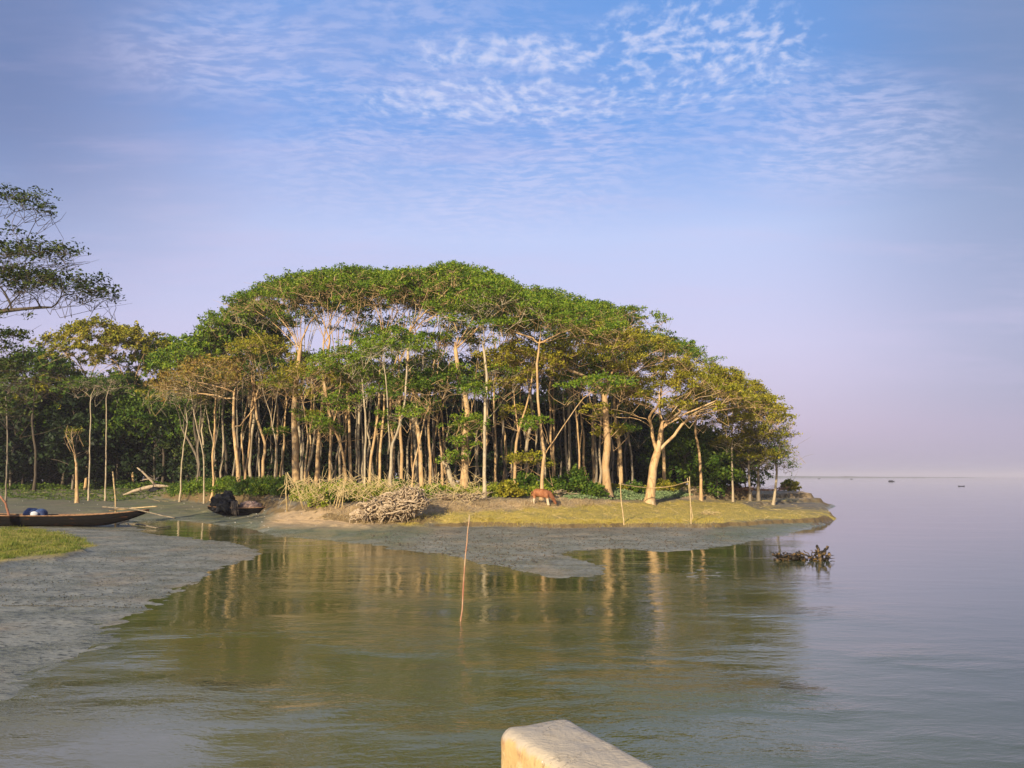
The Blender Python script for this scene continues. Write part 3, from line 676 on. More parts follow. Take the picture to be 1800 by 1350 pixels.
for s, px, dep, top, R, lab in back:
    r = np.random.RandomState(s); top = (top[0], top[1] + r.uniform(-8, 12)); R *= r.uniform(.82, 1.0); j = lambda: r.uniform(-7, 7)
    fk = top[1] + 170 + r.uniform(-15, 25)
    umbrella(s, 'tall_tree', lab, px, dep, [[(px + j(), 790), (px + j(), 730), ((px + top[0]) / 2 + j(), fk)], [((px + top[0]) / 2, fk + 40), ((px + top[0]) / 2 - 12 + j(), fk - 30)]], top, R,
             drop=1.9, n=70, per=140, rb=r.uniform(.13, .19), leaf=[G, G, MID, G][s % 4], bk=[BK_warm, BK_pale][s % 2], size=.105)

# ---- plain trunks of the rows behind, which nothing tells apart
G1 = 'slim trunks deep inside the grove'
L1 = 'slim dim trunk standing deep in the shade inside the grove'
rs = np.random.RandomState(5)
protos = []
for k in range(5):
    mbp = MB(); hgt = 11.5
    P = np.cumsum(np.vstack([[0, 0, 0]] + [[rs.randn() * .16, rs.randn() * .12, hgt / 8] for _ in range(8)]), axis=0)
    mbp.tube(P, np.linspace(.12, .045, 9), 6, cap=False)
    tg = dome(rs, (P[-1][0], P[-1][1]), 2.0, hgt + 1.3, 1.2, 15, 1)
    st = [list(P[:6]) + [P[6] + [.5, 0, 0], P[8] + [.9, .2, 0]], [P[4], P[6] + [-.6, .2, 0], P[8] + [-1.2, -.2, 0]]] if k % 2 else [list(P)]
    m2, nd = grow(rs, st, tg, r_base=.12); lf = MB(); leaves(lf, rs, tg, 60, .8, .3, .12, twig=m2)
    protos.append((m2.mesh('trunk', [BK_grey, BK_pale, BK_warm][k % 3], True), lf.mesh('crown', MID)))
def put_tree(proto, x, y, sc, rz, name, label, cat, group, sz=1.0):
    r = thing(name, (x, y, gz(x, y) - .06), label, cat, group, rz); r.scale = (sc, sc, sc * sz)
    for nm, me in zip(('trunk', 'crown'), proto):
        if me is None: continue
        o = bpy.data.objects.new(nm, me); C.objects.link(o); o.parent = r
    return r
for i in range(64):
    px = 340 + (1110 - 340) * (i + rs.rand()) / 64; dep = rs.uniform(69, 86)
    p = PY(px, 850, dep); put_tree(protos[i % 5], p[0], p[1], rs.uniform(.85, 1.05), rs.rand() * 6.28, 'slim_tree', L1, 'tree', G1)

# ---- the dark, leafy wood behind
def bushy(rs, h, R, n, per, leaf, bk, size=.26, r0=.16, low=.15):
    tg = []
    for _ in range(n):
        t = rs.rand() ** .8; z = h * (low + (1 - low) * t); w = R * (math.sin(math.pi * min(1, (.25 + .75 * t) ** 1.1)) * .75 + .35) * (1 if t < .85 else .7)
        a = rs.rand() * 6.28; q = w * (.35 + .65 * math.sqrt(rs.rand())); tg.append([q * math.cos(a), q * math.sin(a), z])
    tg = np.array(tg); mbt = MB()
    P = np.array([[0, 0, -.1], [.1 * rs.randn(), .1 * rs.randn(), h * .35], [.3 * rs.randn(), .3 * rs.randn(), h * .7], [.3 * rs.randn(), .3 * rs.randn(), h * .93]])
    mbt.tube(P, [r0, r0 * .8, r0 * .5, r0 * .2], 6, cap=False)
    for q in tg[::2]:
        k = np.clip(q[2] / h - .1, .05, .9); b = np.array([np.interp(k * h, P[:, 2], P[:, i]) for i in range(3)])
        mbt.tube([b, (b + q) / 2 + [0, 0, .2], q], [.05, .03, .012], 4, cap=False)
    lf = MB(); leaves(lf, rs, tg, per, 1.15, .55, size, droop=.5, asp=.55, flat=.35)
    return mbt.mesh('trunk', bk, True), lf.mesh('crown', leaf)
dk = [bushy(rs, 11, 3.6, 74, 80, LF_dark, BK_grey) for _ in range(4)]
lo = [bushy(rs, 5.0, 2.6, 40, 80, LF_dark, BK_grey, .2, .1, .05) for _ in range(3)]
L2, G2 = 'dense tree with shade darkened leaves in the wood closing the view behind the trunks', 'dark trees behind the grove'
L3, G3 = 'low dark thicket tree at the foot of the dark wood', 'low thicket trees'
for row, (dep, n, hs) in enumerate(((92, 22, .98), (100, 20, 1.1), (110, 18, 1.15))):
    for i in range(n):
        px = -60 + 1290 * (i + .2 + .6 * rs.rand()) / n; d = dep + rs.uniform(-3, 3); p = PY(px, 850, d)
        edge = 1.0 if px < 1000 else 1.0 - (px - 1000) / 230 * .35
        put_tree(dk[(i + row) % 4], p[0], p[1], hs * rs.uniform(.85, 1.08) * edge, rs.rand() * 6.28, 'dense_tree', L2, 'tree', G2)
for i in range(40):
    px = -40 + 1340 * (i + rs.rand()) / 40; d = (rs.uniform(84, 92) if px < 1150 else rs.uniform(80, 86)) + (10 if px < 330 else 0); p = PY(px, 850, d)
    put_tree(lo[i % 3], p[0], p[1], rs.uniform(.8, 1.1), rs.rand() * 6.28, 'thicket_tree', L3, 'tree', G3)
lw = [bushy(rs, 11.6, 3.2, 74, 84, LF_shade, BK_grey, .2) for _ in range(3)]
LW = ['dark green tree at the very left edge of the wood', 'dark green tree above the blue bundles of the long boat', 'dark green tree left of the gnarled double trunk', 'dark green tree behind the gnarled double trunk', 'dark green tree behind the two thin pale poles of trunks', 'dark green tree above the bow of the long boat', 'dark green tree above the forked driftwood log', 'dark green tree left of the whitish leaning tree', 'dark green tree behind the golden crowned tree']
for i, lab in enumerate(LW):
    px = -30 + 48 * i; p = PY(px, 850, (97 if px < 330 else 89) + rs.uniform(-2, 3)); put_tree(lw[i % 3], p[0], p[1], rs.uniform(.95, 1.15), rs.rand() * 6.28, 'dense_tree', lab, 'tree', 'dark green trees of the left wood')
mg = [bushy(rs, 10.5, 3.4, 64, 96, LF_mid, BK_dark, .16, .14, .5) for _ in range(2)]
for i, (px, d, sc, lab) in enumerate(((205, 93, 1.02, 'full mid green tree left of centre in the left wood'), (255, 95, 1.12, 'full mid green tree over the mooring pole'), (305, 92, 1.0, 'full mid green tree just left of the golden crown'),
        (40, 92, 1.15, 'full mid green tree under the overhanging shelves at the left'), (120, 95, 1.08, 'full mid green tree above the gnarled double trunk'), (355, 90, 1.1, 'full mid green tree behind the golden crown'))):
    p = PY(px, 850, d); put_tree(mg[i % 2], p[0], p[1], sc, rs.rand() * 6, 'leafy_tree', lab, 'tree', 'full green trees in the left wood')
# right end: leafy middle trees lit from the left
rt = [bushy(rs, 6.5, 2.3, 44, 90, LF_mid, BK_grey, .17, .1, .10) for _ in range(3)]
for i, (px, d, sc, lab) in enumerate(((1205, 76, .95, 'leafy green tree filling the space under the sweeping limbs'), (1238, 80, 1.0, 'leafy green tree left of the white slender trunk'),
        (1262, 76, .85, 'smaller leafy green tree close beside the white slender trunk'), (1185, 82, 1.1, 'leafy green tree behind the stout leaning trunk'), (1310, 80, .8, 'leafy green tree between the white slender trunk and the dark bushy one'))):
    p = PY(px, 850, d); put_tree(rt[i % 3], p[0], p[1], sc, rs.rand() * 6, 'leafy_tree', lab, 'tree', 'leafy trees at the right end of the grove')

# ---- the left wood
left = [
 (81, 150, 92, (165, 558), 6.6, LF_olive, 'wide yellow green umbrella tree rising over the left wood', BK_warm),
 (82, 232, 94, (238, 570), 6.0, O, 'umbrella tree with reddish bare limbs right of the wide yellow green one', BK_warm),
 (83, 292, 96, (295, 590), 5.0, G, 'rounded green treetop at the dip between the left wood and the grove', BK_grey),
 (84, 60, 88, (60, 610), 5.4, MID, 'shaded tree under the big overhanging tree at the left edge', BK_grey),
 (85, 345, 84, (352, 585), 5.0, G, 'green crowned tree behind the golden one on its left', BK_grey),
 (86, 395, 82, (415, 560), 5.2, G, 'green crowned tree reaching out left over the golden crown with feathery tips', BK_warm),
 (87, 200, 95, (215, 650), 4.6, MID, 'shorter dark green tree in front of the left wood', BK_grey),
 (88, 110, 93, (100, 640), 5.0, O, 'olive brown thin crowned tree near the left edge of the wood', BK_grey),
 (89, 285, 91, (290, 680), 3.6, MID, 'small green tree left of the golden crowned one', BK_grey),
 (90, 415, 78, (425, 530), 4.6, G, 'slender tree with sparse feathery top left of the high roof', BK_warm),
]
for s, px, dep, top, R, lf_, lab, bk_ in left:
    fk = top[1] + 105
    umbrella(s, 'wood_tree', lab, px, dep, [[(px + 3, 800), (px - 4, 740), ((px + top[0]) / 2, fk)], [((px + top[0]) / 2, fk + 15), (px - 25, fk - 25)]], top, R,
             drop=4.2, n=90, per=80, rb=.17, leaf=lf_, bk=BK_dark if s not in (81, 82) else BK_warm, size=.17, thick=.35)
thin = [(157, 845, 80, 'left one of two thin pale poles of trunks in the left wood'), (186, 848, 80, 'right one of two thin pale poles of trunks in the left wood'), (12, 840, 76, 'crooked grey trunk at the very left edge of the wood')]
for i, (px, _, d, lab) in enumerate(thin):
    umbrella(95 + i, 'thin_tree', lab, px, d, [[(px + 1, 780), (px + 3 - 2 * i, 700)]], (px + 4, 650), 1.8, drop=1.2, n=14, per=60, rb=.085, leaf=MID, bk=BK_pale if i < 2 else BK_grey)
umbrella(99, 'gnarled_tree', 'short gnarled double trunk with broken tops in the left wood', 137, 76, [[(134, 815), (124, 785), (116, 762), (119, 748)], [(135, 815), (130, 788), (125, 765), (128, 752)]], (122, 745), .7,
         drop=.3, n=5, per=40, pad=.5, rb=.16, leaf=O, bk=BK_warm)

# ---- the big overhanging tree at the left edge (its trunk stands outside the picture)
def overhang():
    rng = np.random.RandomState(7); dep = 42
    b = PY(-210, 860, dep); b[2] = gz(b[0], b[1]) - .1
    w = lambda x, y, k=0: PY(x, y, dep + k)
    st = [[b, w(-205, 750), w(-190, 660), w(-160, 600)],
          [w(-190, 665), w(-120, 600), w(-60, 560), w(20, 545), w(90, 540)],
          [w(-160, 605), w(-110, 520), w(-50, 470), w(20, 450), w(70, 440)],
          [w(-160, 600), w(-150, 480), w(-100, 400), w(-50, 370), w(10, 360)],
          [w(-198, 700), w(-120, 668), w(-40, 655, -1), w(40, 652, -1), w(110, 668, -1)],
          [w(-198, 710), w(-100, 690, -2), w(-20, 672, -2), w(50, 665, -2), w(140, 700, -2)]]
    tg = []
    def shelf(x0, y0, x1, y1, n, th):
        for _ in range(n):
            t = rng.rand(); x = x0 + (x1 - x0) * t; y = y0 + (y1 - y0) * t + rng.randn() * th; p = w(x, y, rng.uniform(-3.2, 3.2)); tg.append(p)
    shelf(-120, 318, 90, 365, 30, 7); shelf(-150, 400, 140, 455, 46, 12); shelf(-100, 455, 60, 490, 22, 16)
    shelf(-120, 470, 195, 508, 46, 8); shelf(60, 495, 200, 522, 14, 6); shelf(-150, 550, 40, 600, 40, 18); shelf(-160, 620, 60, 650, 40, 14); shelf(-100, 680, 30, 720, 20, 12); shelf(-200, 360, -100, 500, 20, 20)
    tg = np.array(tg)
    mbt, nd = grow(rng, st, tg, r_base=.34, r_tip=.012, rise=.3, lift=.1, expo=.42)
    lf = MB(); leaves(lf, rng, tg, 64, .85, .20, .095, twig=mbt, flat=.6)
    # bare twigs hanging along the two lowest limbs
    for _ in range(60):
        s0 = w(rng.uniform(-100, 130), rng.uniform(640, 680), rng.uniform(-2, 0)); d = np.array([rng.uniform(.2, 1.2), rng.uniform(-.5, .5), rng.uniform(-.35, .5)])
        mbt.tube([s0, s0 + d * .5 + rng.randn(3) * .06, s0 + d], [.016, .011, .005], 3, cap=False)
    root = thing('overhanging_tree', b, 'big dark tree leaning in from the left edge with layered leaf shelves', 'tree')
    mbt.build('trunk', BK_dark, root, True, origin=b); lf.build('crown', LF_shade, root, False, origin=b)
overhang()

# ------------------------------------------------------------------ undergrowth, bushes, grass
def bush(seed, px, dep, w, h, leaf, label, group='bushes at the foot of the grove', size=.11, n=None, per=60, name='bush'):
    rng = np.random.RandomState(seed); p = gp(px, dep); z = gz(p[0], p[1]); b = np.array([p[0], p[1], z - .05])
    n = n or int(10 + 22 * w * h); a = rng.rand(n) * 6.28; r = np.sqrt(rng.rand(n)) * w; zz = h * np.sqrt(np.clip(1 - (r / w) ** 2, .05, 1)) * (.25 + .75 * rng.rand(n))
    tg = np.stack([r * np.cos(a), r * np.sin(a) * .8, zz], -1); st = MB()
    for q in tg[::2]: st.tube([[q[0] * .15, q[1] * .15, 0], q * .6 + [0, 0, .1], q], [.022, .014, .007], 3, cap=False)
    lf = MB(); leaves(lf, rng, tg, per, .34, .2, size, asp=.55, flat=.3)
    root = thing(name, b, label, 'bush', group); st.build('stems', BK_grey, root); lf.build('foliage', leaf, root); return root

rg = np.random.RandomState(33)
def scatter_px(n, poly):
    xs = [p[0] for p in poly]; ys = [p[1] for p in poly]; out = []
    cand = np.stack([rg.uniform(min(xs), max(xs), n * 4), rg.uniform(min(ys), max(ys), n * 4)], -1)
    # pick terrain points that project there
    return cand[inside(cand[:, 0], cand[:, 1], poly)][:n]
def on_ground(pp):
    """walk the line of sight of each photo pixel down to the terrain"""
    pp = np.asarray(pp, float); x = (pp[:, 0] - 900) / F; u = (675 - pp[:, 1]) / F
    dy = math.cos(TH) - u * math.sin(TH); dz = math.sin(TH) + u * math.cos(TH); kx = x / dy; kz = dz / dy
    Y = np.full(len(pp), 20.0); hit = np.zeros(len(pp), bool)
    for st in range(520):
        z = HC + kz * Y; g = np.zeros(len(Y)); a = ~hit
        if not a.any(): break
        g[a] = hfast(kx[a] * Y[a], Y[a]); hit |= (a & (z <= g)); Y = np.where(hit, Y, Y + .16)
    X = kx * Y; return X, Y, hfast(X, Y), hit
def blades(name, polys, n, hmin, hmax, wid, mat, label, cat, lean=.5, seed=1):
    rng = np.random.RandomState(seed); P = np.vstack([scatter_px(int(n * f), pl) for pl, f in polys]); X, Y, Z, hit = on_ground(P)
    X, Y, Z = X[hit], Y[hit], Z[hit]; m = len(X); X = X + rng.randn(m) * .06; Y = Y + rng.randn(m) * .12
    b = np.stack([X, Y, hfast(X, Y) - .01], -1)
    hh = (rng.uniform(hmin, hmax, m) * (.45 + 2.2 * np.clip(N2.fbm(X * 2.2, Y * 1.4) + .25, 0, 1) ** 1.5))[:, None]; a = rng.rand(m) * 6.28; dirv = np.stack([np.cos(a), np.sin(a), np.zeros(m)], -1)
    tip = b + np.array([0, 0, 1.0]) * hh + dirv * hh * lean * rng.rand(m)[:, None]
    a2 = rng.rand(m) * 6.28; s = np.stack([np.cos(a2), np.sin(a2), np.zeros(m)], -1) * wid
    V = np.stack([b - s, b + s, tip], 1).reshape(-1, 3); mb = MB(); mb.add(V, None, np.arange(len(V)).reshape(-1, 3))
    o = mb.build(name, mat); tag(o, label, cat, kind='stuff'); return o
GR_y = leafmat('grass_yellow', (.48, .37, .08), (.56, .44, .11), (.34, .31, .06)); GR_g = leafmat('grass_green', (.11, .17, .02), (.19, .21, .03), (.27, .27, .05))
GR_d = leafmat('straw', (.50, .38, .20), (.60, .48, .28), (.34, .23, .11))
blades('bank_grass', [([(830, 912), (1000, 914), (1270, 912), (1275, 920), (1000, 922), (830, 920)], .5), ([(700, 925), (760, 900), (930, 893), (1210, 880), (1300, 884), (1330, 900), (1470, 908), (1330, 914), (1100, 919), (850, 919)], .5)],
       22000, .04, .13, .012, GR_y, 'short yellow green grass on the sunny ledge of the bank', 'grass', seed=2)
blades('meadow_grass', [([(0, 926), (40, 926), (120, 938), (168, 960), (110, 974), (40, 979), (0, 985)], 1)], 15000, .05, .14, .012, GR_g, 'bright green grass on the low hump of the left mudflat', 'grass', seed=3)
blades('dry_litter', [([(560, 895), (760, 880), (1000, 876), (1090, 884), (1010, 892), (800, 900), (600, 915)], .8), ([(1210, 862), (1410, 864), (1410, 872), (1210, 876)], .2)],
       15000, .05, .25, .014, GR_d, 'dry straw and twigs littering the bank below the grove', 'litter', lean=2.2, seed=4)
def cover(name, poly, n, h, size, mat, label, cat, seed):
    rng = np.random.RandomState(seed); P = scatter_px(n, poly); X, Y, Z, hit = on_ground(P); X, Y = X[hit], Y[hit]; m = len(X)
    Y = Y + rng.rand(m) * .8; b = np.stack([X, Y, hfast(X, Y)], -1); hf = h * (.35 + 1.1 * np.clip(N1.fbm(X * .8, Y * .8) + .5, 0, 1)); lf = MB()
    k = 7; Cn = np.repeat(b, k, 0); Cn = Cn + rng.randn(m * k, 3) * [.12, .12, 0]; Cn[:, 2] += np.repeat(hf, k) * rng.rand(m * k)
    Nn = rng.randn(m * k, 3) * .6 + [0, -.2, .5]; Nn /= np.linalg.norm(Nn, axis=1)[:, None]; U = np.cross(Nn, rng.randn(m * k, 3)); U /= np.linalg.norm(U, axis=1)[:, None]; W = np.cross(Nn, U)
    L = size * (.6 + .8 * rng.rand(m * k))[:, None]; lf.quads_at(Cn, U * L, W * L * .6); o = lf.build(name, mat); tag(o, label, cat, kind='stuff')
LF_green2 = leafmat('weed_green', (.05, .11, .010), (.10, .17, .015), (.20, .25, .03))
cover('undergrowth', [(290, 862), (500, 850), (500, 872), (400, 878), (300, 876)], 5200, .85, .09, LF_green2, 'leafy green undergrowth along the foot of the grove above the boats', 'undergrowth', 5)
cover('yellow_undergrowth', [(510, 862), (700, 860), (850, 862), (1000, 862), (1000, 872), (850, 876), (700, 882), (510, 884)], 5200, .62, .07, LF_lime, 'yellow green weeds between the trunks and the dry litter', 'undergrowth', 6)
cover('creeping_plants', [(985, 872), (1040, 869), (1210, 866), (1215, 874), (1140, 880), (1000, 878)], 2200, .16, .07, leafmat('creeper', (.16, .25, .10), (.24, .33, .14), (.34, .42, .20)), 'band of pale green creeping plants on the bank below the bamboo rail', 'plants', 7)
cover('shade_weeds', [(0, 853), (290, 853), (290, 860), (0, 862)], 1500, .5, .12, LF_mid, 'dark weeds at the edge of the left wood', 'undergrowth', 8)
cover('bank_weeds', [(0, 862), (260, 862), (330, 874), (200, 882), (0, 878)], 900, .14, .07, LF_green2, 'sparse low green weeds on the dirt behind the long boat', 'weeds', 10)
cover('rail_weeds', [(1040, 860), (1290, 857), (1300, 861), (1210, 863), (1040, 866)], 1400, .35, .08, LF_olive, 'olive weeds behind the bamboo rail', 'undergrowth', 9)

# ------------------------------------------------------------------ poles, rail, thorn fence
def pole(name, label, cat, pts, r0, r1, mat=M_bamboo, group=None, sides=7, knots=True):
    rng = np.random.RandomState(len(label)); P = np.array(pts, float); n = 14; t = np.linspace(0, 1, n); k = np.linspace(0, 1, len(P))
    Q = np.stack([np.interp(t, k, P[:, i]) for i in range(3)], -1); Q[1:-1] += rng.randn(n - 2, 3) * .008; R = r0 + (r1 - r0) * t
    if knots: R = R * (1 + .14 * (np.arange(n) % 3 == 0))
    mb = MB(); mb.tube(Q, R, sides); return tag(mb.build(name, mat, origin=Q[0], smooth=True), label, cat, group)
def gp(px, py):
    X, Y, Z, h = on_ground([[px, py]]); return np.array([X[0], Y[0], Z[0]])
bush(201, 1012, 868, 1.25, 2.0, LF_mid, 'big rounded dark green bush right of the grazing cow')
bush(202, 1042, 874, .8, 1.0, LF_mid, 'small low green bush leaning on the right of the big rounded one')
bush(203, 975, 866, .9, 1.3, LF_mid, 'dark green bush directly behind the head of the cow')
bush(204, 925, 868, 1.2, 1.5, LF_mid, 'dark bush under the yellow green shoots left of the cow')
bush(205, 893, 872, 1.0, .9, LF_olive, 'low yellow green bush between the tall pale footed trunk and the cow')
bush(206, 950, 873, .9, .8, LF_lime, 'low yellow leafed bush touching the back of the cow')
bush(207, 562, 888, .55, .75, LF_lime, 'bright lime bush inside the left part of the thorn fence', size=.09)
bush(208, 622, 880, 1.3, 1.0, LF_lime, 'bright yellow green bush right of the thorn fence', size=.09)
bush(209, 655, 880, .9, .75, LF_lime, 'lime green leafy bush tucked against the left end of the root stump', size=.09)
bush(210, 590, 882, 1.0, .8, LF_green, 'mid green bush in the middle of the thorn fence', size=.09)
bush(211, 765, 875, .7, .8, LF_green, 'green bush between the root stump and the brush pile', size=.09)
bush(212, 470, 868, 1.2, 1.1, LF_green, 'green bush behind the bow of the boat with the black tarpaulin', size=.1)
bush(213, 435, 866, 1.2, 1.1, LF_mid, 'dark green bush above the black tarpaulin boat', size=.1)
bush(214, 395, 864, 1.3, .8, LF_green, 'low green bush at the foot of the big orange trunk', size=.1)
bush(215, 350, 862, 1.4, .7, LF_green, 'low green bush right of the forked driftwood log', size=.1)
bush(216, 500, 870, .9, .9, LF_mid, 'dark green bush left of the thorn fence', size=.1)
bush(217, 1388, 863, .95, 1.25, LF_olive, 'lone olive tuft of brush on the cut bank at the right tip', size=.12)
bush(218, 1170, 862, 1.2, .8, LF_olive, 'low olive bush behind the bamboo rail', size=.1)
bush(219, 1110, 864, 1.1, .7, LF_mid, 'low dark bush between the two biggest trunks', size=.1)
bush(220, 1250, 859, 1.5, 1.0, LF_mid, 'low dark green bush under the white slender tree', size=.1)
bush(221, 215, 857, 1.3, .9, LF_mid, 'dark low bush in the shade behind the bamboo pole', size=.12)
bush(222, 700, 866, 1.0, .9, LF_mid, 'dark green bush behind the crest of the root stump', size=.1)
w0 = PZ(810, 1092, 0); w1 = PY(820, 955, w0[1] + .1); w2 = PY(825, 905, w0[1] + .15)
pole('water_stake', 'long thin reddish stake standing alone in the water in the middle', 'stake', [w0 - [0, 0, .5], w0, w1, w2], .022, .012, plain('red_stick', (.36, .15, .09), (.50, .40, .24), .6, 1.2))
g = gp(1097, 921); pole('bamboo_stake', 'leaning bamboo stake on the grass at the left end of the rail', 'stake', [g - [0, 0, .2], g, PY(1092, 880, g[1] + .1), PY(1088, 820, g[1] + .15)], .045, .03)
g2 = gp(1215, 921); pole('bamboo_stake', 'taller upright one of the paired stakes at the right end of the rail', 'stake', [g2 - [0, 0, .2], g2, PY(1212, 838, g2[1] + .1)], .04, .028)
g3 = gp(1218, 914); pole('bamboo_stake', 'thin second stake of the pair, crossing the taller one at the right', 'stake', [g3 - [0, 0, .2], g3, PY(1208, 840, g3[1] + .1)], .03, .02)
pole('bamboo_rail', 'sagging bamboo rail slung between the stakes in front of the two biggest trunks', 'rail', [PY(1088, 850, 58), PY(1120, 856, 60), PY(1150, 858, 61), PY(1180, 855, 60), PY(1212, 846, 57)], .035, .03)
g = gp(203, 927); pole('mooring_pole', 'upright bamboo mooring pole beside the bow of the long boat', 'pole', [g - [0, 0, .2], g, PY(203, 880, g[1]), PY(198, 829, g[1])], .06, .045)
for (a, b, top, lab) in (((385, 875), (379, 838), .02, 'thin stick standing left of the black tarpaulin boat'), ((429, 868), (426, 842), .02, 'thin stick standing just above the black tarpaulin'),
                         ((766, 872), (771, 830), .03, 'bamboo stick between the root stump and the brush pile'), ((131, 885), (131, 858), .015, 'very thin stick on the bank beyond the long boat')):
    g = gp(*a); pole('thin_stick', lab, 'stick', [g - [0, 0, .1], PY(b[0], b[1], g[1])], top * 1.4, top)

def thorn_fence():
    rng = np.random.RandomState(9); mats = M_strawst
    g0 = gp(505, 897); root = thing('brush_fence', g0, 'rough fence of pale sticks and dry netted brush at the front of the grove', 'fence')
    posts = [(505, 900, 505, 830), (533, 893, 520, 845), (560, 888, 562, 842), (601, 895, 603, 830), (588, 893, 606, 848), (590, 895, 600, 850), (594, 893, 608, 846), (585, 890, 598, 850), (640, 875, 642, 838), (668, 872, 664, 836)]
    for a, b, c, d in posts:
        q = gp(a, b); t = PY(c, d, q[1] + rng.uniform(0, .3)); mb = MB(); mb.tube(np.array([q - [0, 0, .1], (q + t) / 2 + rng.randn(3) * .03, t]), [.05, .04, .022], 5); mb.build('post', mats, root, True, origin=g0)
    mb = MB()
    tops = [(505, 830), (520, 845), (545, 838), (562, 842), (603, 834), (642, 838), (664, 840), (700, 838)]
    for k in range(len(tops) - 1):
        for _ in range(3):
            A = PY(*tops[k], 50 + rng.rand()); B = PY(tops[k + 1][0], tops[k + 1][1] + rng.uniform(-3, 14), 50 + rng.rand()); M = (A + B) / 2 - [0, 0, rng.uniform(.1, .5)]
            mb.tube([A, (A + M) / 2 - [0, 0, .05], M, (M + B) / 2 - [0, 0, .05], B], .02, 3, cap=False)
    for _ in range(520):
        x = rng.uniform(500, 690) if rng.rand() < .7 else rng.uniform(690, 850); y = rng.uniform(842, 878); A = PY(x, y, rng.uniform(49.5, 54)); L = rng.uniform(.3, 1.3); an = rng.uniform(-1.2, 1.2)
        d = np.array([math.sin(an), rng.uniform(-.3, .3), math.cos(an) * rng.choice([1, -1]) * .8]) * L
        if A[2] + min(d[2], 0) < gz(A[0], A[1]) - .2: d[2] = abs(d[2])
        mb.tube([A, A + d * .5 + rng.randn(3) * .07, A + d], [.019, .014, .008], 3, cap=False)
    tag(mb.build('dry_brush', mats, root, origin=g0), kind='stuff')
thorn_fence()

# ------------------------------------------------------------------ driftwood: root stump, brush pile, forked log, snags
def wig(rng, A, B, r0, r1, n=7, w=.15, sag=0.0):
    A, B = np.array(A, float), np.array(B, float); t = np.linspace(0, 1, n)[:, None]; P = A + (B - A) * t
    off = np.cumsum(rng.randn(n, 3), axis=0) * w / math.sqrt(n); off -= t * off[-1]; P = P + off - np.array([0, 0, sag]) * np.sin(math.pi * t); return P, r0 + (r1 - r0) * t[:, 0]
def stump():
    rng = np.random.RandomState(21); g0 = gp(668, 916); dep = g0[1]; g0[2] = gz(g0[0], g0[1]); s = PXM(dep)
    root = thing('root_stump', g0, 'huge upturned root stump with tangled bleached roots lying on the bank', 'stump')
    W = lambda px, py, k=0.0: PY(px, py, dep + k)
    # heavy core
    mb = MB()
    for A, B, r0, r1 in ((W(625, 905), W(700, 897, .2), .22, .34), (W(690, 898, .2), W(752, 880, .5), .36, .24), (W(640, 895, .3), W(735, 872, .7), .24, .30), (W(660, 897, .4), W(728, 858, .9), .22, .12), (W(700, 890, .4), W(748, 878, .4), .3, .2), (W(616, 903, .2), W(640, 898, .1), .12, .2)):
        P, R = wig(rng, A, B, r0, r1, 9, .16); R = R * (1 + .18 * rng.rand(len(R))); mb.tube(P, R, 9)
    mb.build('root_crown', M_drift, root, True, origin=g0)
    mb = MB()
    outline = [(614, 905), (632, 884), (660, 880), (690, 872), (712, 858), (730, 853), (745, 862), (755, 876), (758, 884), (745, 898), (720, 903), (690, 905), (650, 910), (620, 912)]
    for k in range(300):
        i = rng.randint(len(outline)); x, y = outline[i]; x2, y2 = outline[(i + 1) % len(outline)]; t = rng.rand(); E = np.array([x + (x2 - x) * t, y + (y2 - y) * t])
        c = np.array([rng.uniform(640, 742), 0]); c[1] = np.interp(c[0], [640, 700, 742], [897, 885, 872]) + rng.uniform(-5, 8); E = c + (E - c) * rng.uniform(.5, 1.0)
        if E[1] > 916: E[1] = 916
        P, R = wig(rng, W(c[0], c[1], -.35 + rng.rand() * .4), W(E[0], E[1], rng.uniform(-.7, .5)), rng.uniform(.025, .07), rng.uniform(.008, .02), 12, .55); mb.tube(P, R, 5, cap=False)
    for k in range(12):
        a = rng.uniform(-.3, .3); A = W(rng.uniform(640, 740), rng.uniform(880, 895), -.6); B = A + [rng.uniform(-1.4, 1.4), -.2 + a, rng.uniform(-.2, .35)]; P, R = wig(rng, A, B, .085, .04, 9, .15); mb.tube(P, R, 6, cap=False)
    for k in range(26):   # roots hanging down to the mud
        x = rng.uniform(614, 735); A = W(x, np.interp(x, [614, 690, 735], [905, 900, 892]), -.5); B = A + [rng.uniform(-.3, .3), -.15, -rng.uniform(.25, .75)]; P, R = wig(rng, A, B, .035, .014, 6, .08); mb.tube(P, R, 4, cap=False)
    mb.build('tangled_roots', M_drift, root, True, origin=g0)
stump()
def brush_pile(name, cx, cy, w, h, n, label, seed, r=.03, mat=M_drift):
    rng = np.random.RandomState(seed); g0 = gp(cx, cy); mb = MB()
    for _ in range(n):
        A = g0 + [rng.uniform(-w, w), rng.uniform(-.4, .4), rng.uniform(0, h * .5)]; an = rng.uniform(-.5, .5); L = rng.uniform(.4, 1.6) * min(1, w)
        B = A + [L * math.cos(an) * rng.choice([-1, 1]), rng.uniform(-.3, .3), L * abs(math.sin(an)) * .8 + rng.uniform(-.1, .1)]
        P, R = wig(rng, A, B, r * rng.uniform(.6, 1.6), r * .35, 7, .13); P[:, 2] = np.maximum(P[:, 2], g0[2]); mb.tube(P, R, 4, cap=False)
    return tag(mb.build(name, mat, origin=g0, smooth=True), label, 'brush pile')
brush_pile('branch_pile', 800, 880, 1.5, .7, 110, 'heap of pale dead branches right of the root stump', 31)
brush_pile('branch_pile', 745, 884, .5, .3, 26, 'small dark grey snarl of twigs at the right end of the root stump', 32, .02, plain('grey_twig', (.20, .17, .13), (.10, .09, .07)))
brush_pile('branch_pile', 980, 872, .8, .5, 34, 'fallen pinkish branches right behind the cow', 33, .035)
